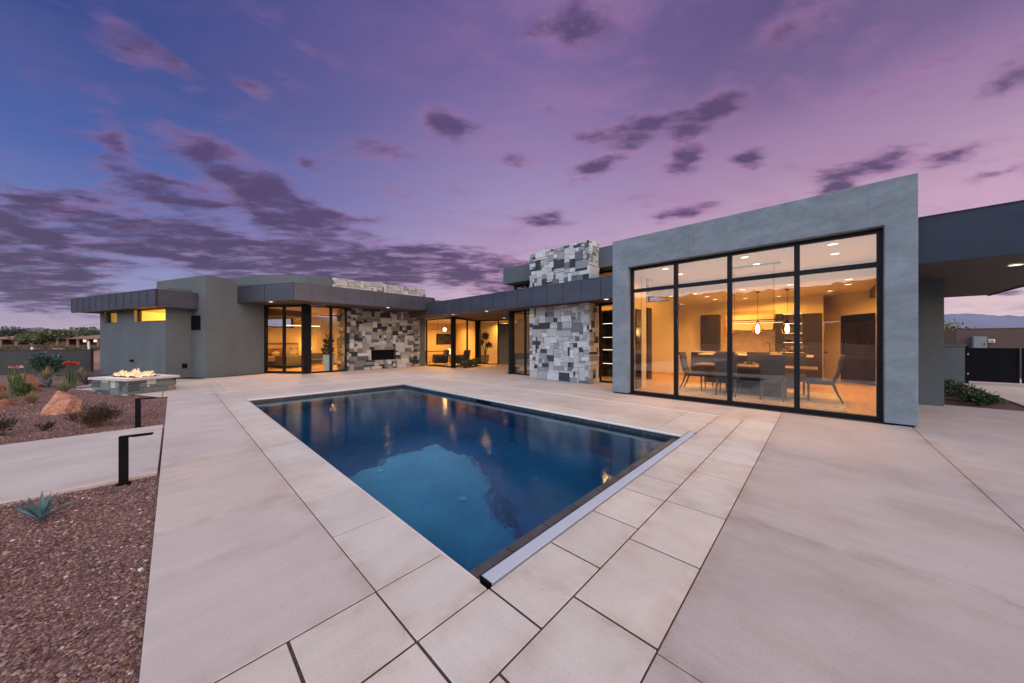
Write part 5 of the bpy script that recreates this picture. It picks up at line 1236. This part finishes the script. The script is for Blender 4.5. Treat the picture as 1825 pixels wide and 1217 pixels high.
for i, (px, dist, w, h, cc) in enumerate(((80, 75, 10, 4.2, FG), (16, 105, 7, 6.3, FD), (-6, 110, 8, 6.0, FD), (122, 130, 14, 5.6, FY), (100, 120, 9, 4.8, FY), (168, 120, 12, 6.4, FG), (150, 140, 13, 7.2, FG), (178, 105, 8, 5.0, FD), (50, 130, 13, 6.2, FG), (176, 85, 3.5, 2.4, FG))):
    x, y = far(px, dist); tree(labels[i], x, y, w, h, cc, 70 + i, n=1500)
m_wallfar = M('far_house_wall', (.26, .19, .14), .9); m_rooffar = M('far_roof', (.24, .13, .095), .9, var=((.4, .4, .4), .85, 1.15)); m_dark = M('veranda_shade', (.02, .018, .016), .9)
def farhouse(label, px, dist, wid, h, rise, lit):
    x, y = far(px, dist); t = thing('far_house', label, 'house', (x, y, -.05), math.radians(-46.4) + math.pi / 2 * 0 + math.radians(46.4 * 2) * 0)
    A_ = math.atan(604 / 575.0); t.rotation_euler = (0, 0, -A_ + .12 + 0)
    t.rotation_euler = (0, 0, math.atan2(-math.sin(A_), math.cos(A_)) + .1)
    mb = MB(); mb.box((-wid / 2, 1.5, 0), (wid / 2, 9, h)); mb.build('wall', m_wallfar, t)
    mb = MB(); e = .9; mb.add([(-wid / 2 - e, -1.5, h), (wid / 2 + e, -1.5, h), (wid / 2 + e, 10, h), (-wid / 2 - e, 10, h), (-wid / 2 + 4, 4.2, h + rise), (wid / 2 - 4, 4.2, h + rise)], [(0, 1, 5, 4), (1, 2, 5), (2, 3, 4, 5), (3, 0, 4), (3, 2, 1, 0)]); mb.build('roof', m_rooffar, t)
    for k in range(5): mb = MB(); xx = -wid / 2 + .3 + k * (wid - .6) / 4; mb.box((xx - .14, -1.1, 0), (xx + .14, -.8, h)); mb.build('post', m_wallfar, t)
    for k in range(4):
        xx = -wid / 2 + wid * (k + .5) / 4; mb = MB(); mb.box((xx - 1.1, 1.4, .7), (xx + 1.1, 1.49, 2.1)); wn = mb.build('window', m_dark, t)
        if lit and k in (1, 2): mb = MB(); mb.box((xx - .3, 1.3, 1.3), (xx + .3, 1.39, 1.9)); sub(mb.build('pane', emission('lit_pane', (1, .8, .5), 1.2), t), wn)
    return t
farhouse('far low house with long tan roof at the photo edge', 12, 80, 14, 2.0, .9, False); farhouse('far house with brown hipped roof and lit veranda', 148, 76, 9, 2.05, 1.1, True); farhouse('small tan far house half hidden by the broad tree', 112, 100, 11, 2.1, .9, False)
rr = random.Random(77); k = 0
for px, dist in ((6, 52), (22, 60), (40, 48), (60, 64), (86, 56), (104, 66), (120, 58), (136, 50), (155, 60), (170, 46), (12, 40), (46, 38), (92, 42), (30, 44), (74, 46)):
    x, y = far(px, dist); t = thing('scrub_bush', 'low olive desert bush scattered between the garden wall and the far houses', 'bush', (x, y, -.05), group='desert bushes beyond the garden wall'); shrub_parts(t, rr.uniform(.7, 1.4), rr.uniform(.7, 1.2), rr.uniform(.4, .85), 260, [(.08, .09, .035), (.12, .11, .05), (.06, .07, .03)], 80 + k, ll=.22, lw=.06, stems=10); k += 1
for px, dist, h, lb in ((57, 36, .75, 'white marker post in the desert beyond the garden wall'), (158, 40, 1.35, 'thin pale marker post beyond the wall end near the far veranda')):
    x, y = far(px, dist); t = thing('marker_post', lb, 'post', (x, y, -.05)); mb = MB(); mb.tube([(0, 0, 0), (0, 0, h)], .09, 8); mb.build('pole', m_white, t); mb = MB(); mb.lathe([(.1, h), (.1, h + .05), (.04, h + .1)], n=10); mb.build('cap', m_white, t)
for i, (px, dist, w, h, cc, lb) in enumerate(((1688, 42, 3.2, 4.2, FY + [(.3, .26, .04)], 'yellow flowering tree above the brown boundary wall'), (1712, 60, 7, 4.0, FG, 'green treetop right of the yellow tree'), (1735, 75, 8, 4.1, FG, 'distant green treetop above the utility cabinet'), (1775, 70, 6, 3.7, FG, 'low far treetop above the meter'), (1800, 75, 7, 3.8, FG, 'far treetop at the photo edge above the gate'))):
    x, y = far(px, dist); tree(lb, x, y, w, h, cc, 120 + i)
# hills and mountains: ridges with real depth
def ridge(name, pts, depth, m, seed, rough=.04, sub_n=8):
    """pts: (x, y, height) along the crest; slopes fall away on both sides"""
    rr = random.Random(seed); cr = []
    for (a, b) in zip(pts, pts[1:]):
        for k in range(sub_n): f = k / sub_n; cr.append(Vector(a) * (1 - f) + Vector(b) * f)
    cr.append(Vector(pts[-1])); mb = MB(); rows = 7; n = len(cr)
    for j in range(-rows, rows + 1):
        for i, c in enumerate(cr):
            d = (cr[min(i + 1, n - 1)] - cr[max(i - 1, 0)]); nn = Vector((-d.y, d.x, 0)).normalized(); f = abs(j) / rows
            hz = c.z * (1 - f) ** 1.25 * (1 + rough * 3 * mnoise.noise(Vector((i * .35 + seed, j * .7, 1)))) + c.z * rough * mnoise.noise(Vector((i * .9, j * 1.3, seed)))
            p = Vector((c.x, c.y, 0)) + nn * (depth * j / rows); mb.v.append((p.x, p.y, max(-.5, hz) if j not in (-rows, rows) else -1.0))
    for j in range(2 * rows):
        for i in range(n - 1): a = j * n + i; mb.f.append((a, a + 1, a + n + 1, a + n)); mb.mi.append(0); mb.c.append((1, 1, 1))
    tag(mb.build(name, m, smooth=True), kind='structure')
def fr(px, py, dist): x, y = far(px, dist); return (x, y, 1.4 + (608.5 - py) / 575.0 * dist)
m_hill = M('hill_scrub', (.11, .1, .12), .95, var=((.004, .004, .004), .8, 1.2)); m_mtn = M('mountain_rock_hazed', (.13, .155, .23), .95, var=((.003, .003, .006), .85, 1.15))  # mountain blue has distance haze mixed into its base colour
ridge('hills', [fr(-160, 600, 1900), fr(-60, 596, 1900), fr(20, 597, 1900), fr(46, 593, 1900), fr(60, 583.5, 1900), fr(76, 584, 1900), fr(90, 588, 1900), fr(118, 588, 1900), fr(150, 591, 1900), fr(230, 592, 1900), fr(400, 598, 1900)], 450, m_hill, 3)
ridge('hills', [fr(-160, 601, 900), fr(20, 597, 900), fr(110, 598, 900), fr(180, 595, 900), fr(300, 597, 900), fr(700, 599, 900)], 300, M('hill_green', (.06, .08, .05), .95, var=((.03, .03, .03), .7, 1.3)), 5)
ridge('mountains', [fr(1300, 590, 2600), fr(1560, 572, 2600), fr(1680, 560, 2600), fr(1740, 559, 2600), fr(1790, 563, 2600), fr(1850, 561, 2600), fr(1980, 566, 2600)], 700, m_mtn, 9, .02)
# the wooded mesa on the sunset side, seen mirrored in the great room glass
def az(deg, dist, h): a = math.radians(deg); return (math.cos(a) * dist, math.sin(a) * dist, h)
ridge('mesa', [az(118, 420, 20), az(128, 400, 48)] + [az(134 + 5 * k, 390, 53 + 2.2 * mnoise.noise(Vector((k * .8, 3, 1)))) for k in range(15)] + [az(222, 400, 42), az(250, 420, 20)], 120, M('mesa_rock', (.06, .05, .045), .95), 21, .03, 10)
if HAZE:
    m, nt, p, out = base_mat('haze'); nt.nodes.remove(p); pv = nd(nt, 'ShaderNodeVolumePrincipled'); pv.inputs['Color'].default_value = (.66, .74, 1.0, 1); pv.inputs['Density'].default_value = HAZE; nt.links.new(pv.outputs[0], out.inputs['Volume'])
    mb = MB(); mb.box((-3400, -3400, -3.1), (6400, 4400, 320)); tag(mb.build('haze', m), 'thin blue evening haze over the desert', 'haze', kind='stuff')
# ---------------------------------------------------------------- sky
w = bpy.data.worlds.new('World'); scene.world = w; w.use_nodes = True; nt = w.node_tree; L = nt.links; bg = nt.nodes['Background']
YAW = math.atan(604 / 575.0); S_, C_ = math.sin(YAW), math.cos(YAW)
tc = nd(nt, 'ShaderNodeTexCoord'); D = tc.outputs['Generated']
def vdot(v):
    n = nd(nt, 'ShaderNodeVectorMath', operation='DOT_PRODUCT'); L.new(D, n.inputs[0]); n.inputs[1].default_value = v; return n.outputs['Value']
def mth(op, a, b=None, c=None, clamp=False):
    n = nd(nt, 'ShaderNodeMath', operation=op, use_clamp=clamp)
    for i, v in enumerate((a, b, c)):
        if v is None: continue
        if isinstance(v, (int, float)): n.inputs[i].default_value = v
        else: L.new(v, n.inputs[i])
    return n.outputs[0]
def smooth(v, a, b, lo=0.0, hi=1.0):
    n = nd(nt, 'ShaderNodeMapRange', interpolation_type='SMOOTHSTEP'); L.new(v, n.inputs['Value'])
    for k, x in (('From Min', a), ('From Max', b), ('To Min', lo), ('To Max', hi)): n.inputs[k].default_value = x
    return n.outputs[0]
def mix(f, a, b, mode='MIX'):
    n = nd(nt, 'ShaderNodeMix', data_type='RGBA', blend_type=mode)
    for s, v in ((0, f), (6, a), (7, b)):
        if isinstance(v, (int, float)): n.inputs[s].default_value = v
        elif isinstance(v, tuple): n.inputs[s].default_value = (*v, 1)
        else: L.new(v, n.inputs[s])
    return n.outputs[2]
EAST = (S_, C_, 0.0); SIDE = (C_, -S_, 0.0)      # east: the bearing the terrace looks along; the sun has set opposite
fwd, side, up = vdot(EAST), vdot(SIDE), vdot((0, 0, 1))
azim = mth('ARCTAN2', side, fwd); elev = mth('ARCSINE', up)
def ramp(stops):
    cr = nd(nt, 'ShaderNodeValToRGB'); el = cr.color_ramp.elements; mr = nd(nt, 'ShaderNodeMapRange'); L.new(elev, mr.inputs[0]); mr.inputs[1].default_value = 0; mr.inputs[2].default_value = math.radians(50); L.new(mr.outputs[0], cr.inputs[0])
    el[0].position = stops[0][0] / 50; el[0].color = (*lin(stops[0][1]), 1); el[1].position = stops[-1][0] / 50; el[1].color = (*lin(stops[-1][1]), 1)
    for d, c in stops[1:-1]: e = cr.color_ramp.elements.new(d / 50); e.color = (*lin(c), 1)
    return cr.outputs[0]
left = ramp([(0, (200, 176, 184)), (2.5, (176, 162, 184)), (6, (146, 152, 192)), (12, (110, 126, 184)), (20, (76, 100, 168)), (31, (54, 76, 140)), (50, (52, 66, 132))])
mid = ramp([(0, (218, 188, 198)), (6, (220, 186, 202)), (12, (202, 170, 196)), (17, (180, 156, 192)), (23, (162, 144, 187)), (32, (140, 122, 172)), (39, (124, 105, 158)), (46, (98, 90, 148)), (50, (88, 84, 144))])
right = ramp([(0, (238, 208, 204)), (5, (226, 198, 204)), (12, (208, 168, 194)), (17, (194, 159, 187)), (22, (170, 141, 175)), (26.5, (153, 124, 165)), (31, (118, 99, 144)), (38, (98, 84, 132)), (50, (88, 78, 130))])
sky = mix(smooth(azim, math.radians(-54), math.radians(8)), left, mid); sky = mix(smooth(azim, math.radians(2), math.radians(42)), sky, right)
# clouds: banks placed by bearing and height above the horizon, edges broken by noise on the cloud plane
den = mth('MAXIMUM', mth('ADD', up, .09), .03); cx = nd(nt, 'ShaderNodeCombineXYZ'); L.new(mth('DIVIDE', side, den), cx.inputs[0]); L.new(mth('DIVIDE', fwd, den), cx.inputs[1])
def cn(scale, detail, rough=.6, dist=0.0, off=0.0):
    mp = nd(nt, 'ShaderNodeMapping'); mp.inputs['Scale'].default_value = scale; mp.inputs['Location'].default_value = (off, off * .7, 0); mp.inputs['Rotation'].default_value = (0, 0, -.25); L.new(cx.outputs[0], mp.inputs[0])
    n = nd(nt, 'ShaderNodeTexNoise'); n.inputs['Scale'].default_value = 1; n.inputs['Detail'].default_value = detail; n.inputs['Roughness'].default_value = rough; n.inputs['Distortion'].default_value = dist; L.new(mp.outputs[0], n.inputs[0]); return n
wob = cn((2.2, 2.2, 1), 5, .6, 0, 3.0); wv = nd(nt, 'ShaderNodeVectorMath', operation='SUBTRACT'); L.new(wob.outputs['Color'], wv.inputs[0]); wv.inputs[1].default_value = (.5, .5, .5)
ae = nd(nt, 'ShaderNodeCombineXYZ'); L.new(azim, ae.inputs[0]); L.new(elev, ae.inputs[1])
ws = nd(nt, 'ShaderNodeVectorMath', operation='MULTIPLY'); L.new(wv.outputs[0], ws.inputs[0]); ws.inputs[1].default_value = (.13, .05, 0)
pos = nd(nt, 'ShaderNodeVectorMath', operation='ADD'); L.new(ae.outputs[0], pos.inputs[0]); L.new(ws.outputs[0], pos.inputs[1])
BANKS = [(240, 80, 85, 38, .6), (300, 108, 40, 18, .4), (440, 150, 45, 18, .42), (180, 165, 60, 18, .42), (340, 160, 28, 12, .34), (200, 262, 45, 38, .6), (400, 285, 85, 30, .92), (445, 320, 75, 28, .85), (300, 345, 85, 26, .9), (60, 395, 75, 45, .95), (190, 392, 85, 52, .9), (520, 382, 150, 40, 1.0), (330, 420, 120, 36, .75),
         (500, 468, 340, 42, 1.25), (760, 468, 190, 34, 1.05), (80, 480, 140, 36, .85), (100, 530, 170, 30, 1.0), (790, 220, 48, 30, .85), (680, 265, 60, 20, .5), (540, 293, 26, 12, .5), (910, 285, 62, 17, .7), (830, 338, 50, 13, .4), (970, 392, 62, 17, .8), (1010, 52, 95, 42, .7), (1120, 238, 110, 26, .9), (1225, 268, 46, 46, 1.1), (1060, 302, 48, 17, .72), (1120, 272, 42, 16, .55),
         (1285, 190, 46, 26, .75), (1340, 278, 40, 26, .7), (1220, 378, 70, 14, .8), (1540, 300, 110, 26, .62), (1690, 278, 75, 18, .7), (1770, 315, 55, 12, .5), (1400, 60, 120, 48, .5), (1600, 142, 150, 26, .5), (1790, 150, 80, 40, .62), (1480, 335, 42, 12, .55), (940, 510, 110, 34, .8), (1760, 522, 80, 6, .5), (840, 35, 42, 20, .5), (1120, 118, 60, 18, .3), (560, 90, 60, 14, .25), (980, 195, 24, 14, .4), (-120, 420, 220, 70, .9), (2050, 240, 220, 60, .6), (700, -140, 260, 60, .5), (1500, -160, 300, 60, .5)]
acc = None
for px, py, rx, ry, st in BANKS:
    st = st * .85 + .22
    a0 = math.atan((px - 912.5) / 575.0); e0 = math.atan((608.5 - py) / 575.0 * math.cos(a0)); ra = rx / 575.0 * math.cos(a0) ** 2 * 1.15; re = ry / 575.0 * math.cos(a0) * math.cos(e0) ** 2 * 1.15
    s1 = nd(nt, 'ShaderNodeVectorMath', operation='SUBTRACT'); L.new(pos.outputs[0], s1.inputs[0]); s1.inputs[1].default_value = (a0, e0, 0)
    s2 = nd(nt, 'ShaderNodeVectorMath', operation='MULTIPLY'); L.new(s1.outputs[0], s2.inputs[0]); s2.inputs[1].default_value = (1 / ra, 1 / re, 0)
    s3 = nd(nt, 'ShaderNodeVectorMath', operation='LENGTH'); L.new(s2.outputs[0], s3.inputs[0]); v = smooth(s3.outputs['Value'], 1.35, .0, 0, st)
    acc = v if acc is None else mth('ADD', acc, v)
det = cn((2.6, 4.4, 1), 9, .62, .25).outputs['Fac']; wisps = cn((.9, 1.7, 1), 9, .64, .5, 9.0).outputs['Fac']
fine = cn((5.5, 11, 1), 8, .66, .4, 13.0).outputs['Fac']
nz_ = mth('MULTIPLY_ADD', mth('SUBTRACT', fine, .5), .9, mth('MULTIPLY', mth('SUBTRACT', det, .5), 2.3))
field = mth('ADD', nz_, mth('MINIMUM', acc, .82)); cloud = smooth(field, -.06, .95, 0, .95)
wisp = smooth(wisps, .43, .72, 0, .55); cover = mth('MAXIMUM', cloud, mth('MULTIPLY', wisp, smooth(azim, -.75, .2, .3, 1.0)))
core = mix(smooth(elev, .03, .55), lin((76, 62, 90)), lin((88, 70, 114))); core = mix(smooth(azim, -.5, .4, 0, .8), core, lin((92, 72, 112)))
edge = mix(smooth(azim, -.7, .3), lin((142, 108, 156)), lin((172, 126, 168)))
shade = cn((3.4, 6.0, 1), 6, .6, .2, 5.0).outputs['Fac']; thick = mth('MULTIPLY_ADD', mth('SUBTRACT', shade, .5), -1.9, field)
ccol = mix(smooth(thick, .1, .95), edge, core)
front = mix(cover, sky, ccol)
# afterglow: the sunset half of the sky behind the terrace and the pale zenith above it are far brighter
glow = mix(smooth(vdot((-.8, .6, 0)), -.5, .75), ramp([(0, (255, 190, 140)), (10, (255, 214, 186)), (28, (235, 205, 195)), (50, (205, 195, 210))]), ramp([(0, (255, 226, 205)), (6, (250, 238, 232)), (14, (226, 240, 252)), (28, (190, 222, 255)), (50, (176, 208, 250))]))
gk = smooth(fwd, .1, -.55, 0, 1); gl = nd(nt, 'ShaderNodeVectorMath', operation='SCALE'); L.new(glow, gl.inputs[0]); gl.inputs['Scale'].default_value = 2.3
sky3 = mix(gk, front, gl.outputs[0]); zen = smooth(elev, math.radians(52), math.radians(72)); sky3 = mix(zen, sky3, (1.42, 1.33, 1.36))
nish = nd(nt, 'ShaderNodeTexSky', sky_type='NISHITA'); nish.sun_disc = False; nish.sun_elevation = math.radians(3); nish.sun_rotation = math.radians(222); nish.altitude = 1300
ns = nd(nt, 'ShaderNodeVectorMath', operation='SCALE'); L.new(nish.outputs[0], ns.inputs[0]); ns.inputs['Scale'].default_value = .06
nk = nd(nt, 'ShaderNodeVectorMath', operation='SCALE'); L.new(ns.outputs[0], nk.inputs[0]); L.new(gk, nk.inputs['Scale'])
ad = nd(nt, 'ShaderNodeVectorMath', operation='ADD'); L.new(sky3, ad.inputs[0]); L.new(nk.outputs[0], ad.inputs[1]); L.new(ad.outputs[0], bg.inputs['Color']); bg.inputs['Strength'].default_value = 1.0
# low soft sun glow from the sunset side
sl = bpy.data.lights.new('sun', 'SUN'); sl.energy = .55; sl.angle = math.radians(50); sl.color = (1, .9, .8); so = bpy.data.objects.new('sun', sl); COL.objects.link(so)
dv = Vector((.2, .8, -.5)); so.rotation_euler = dv.to_track_quat('-Z', 'Y').to_euler()
# ---------------------------------------------------------------- camera
cd = bpy.data.cameras.new('camera'); cam = bpy.data.objects.new('camera', cd); COL.objects.link(cam); scene.camera = cam
cd.sensor_width = 36; cd.lens = 575.0 / 1825 * 36; cd.clip_end = 20000; cd.clip_start = .05; cam.location = (0, 0, 1.4); cam.rotation_euler = (math.pi / 2, 0, -YAW)
scene.view_settings.view_transform = 'Standard'; scene.view_settings.look = 'None'; scene.view_settings.exposure = 0; scene.view_settings.gamma = 1
scene.render.engine = 'CYCLES'; cy = scene.cycles; cy.use_denoising = True; cy.max_bounces = 10; cy.diffuse_bounces = 4; cy.glossy_bounces = 5; cy.transmission_bounces = 6; cy.transparent_max_bounces = 16; cy.sample_clamp_indirect = 6; cy.use_light_tree = True
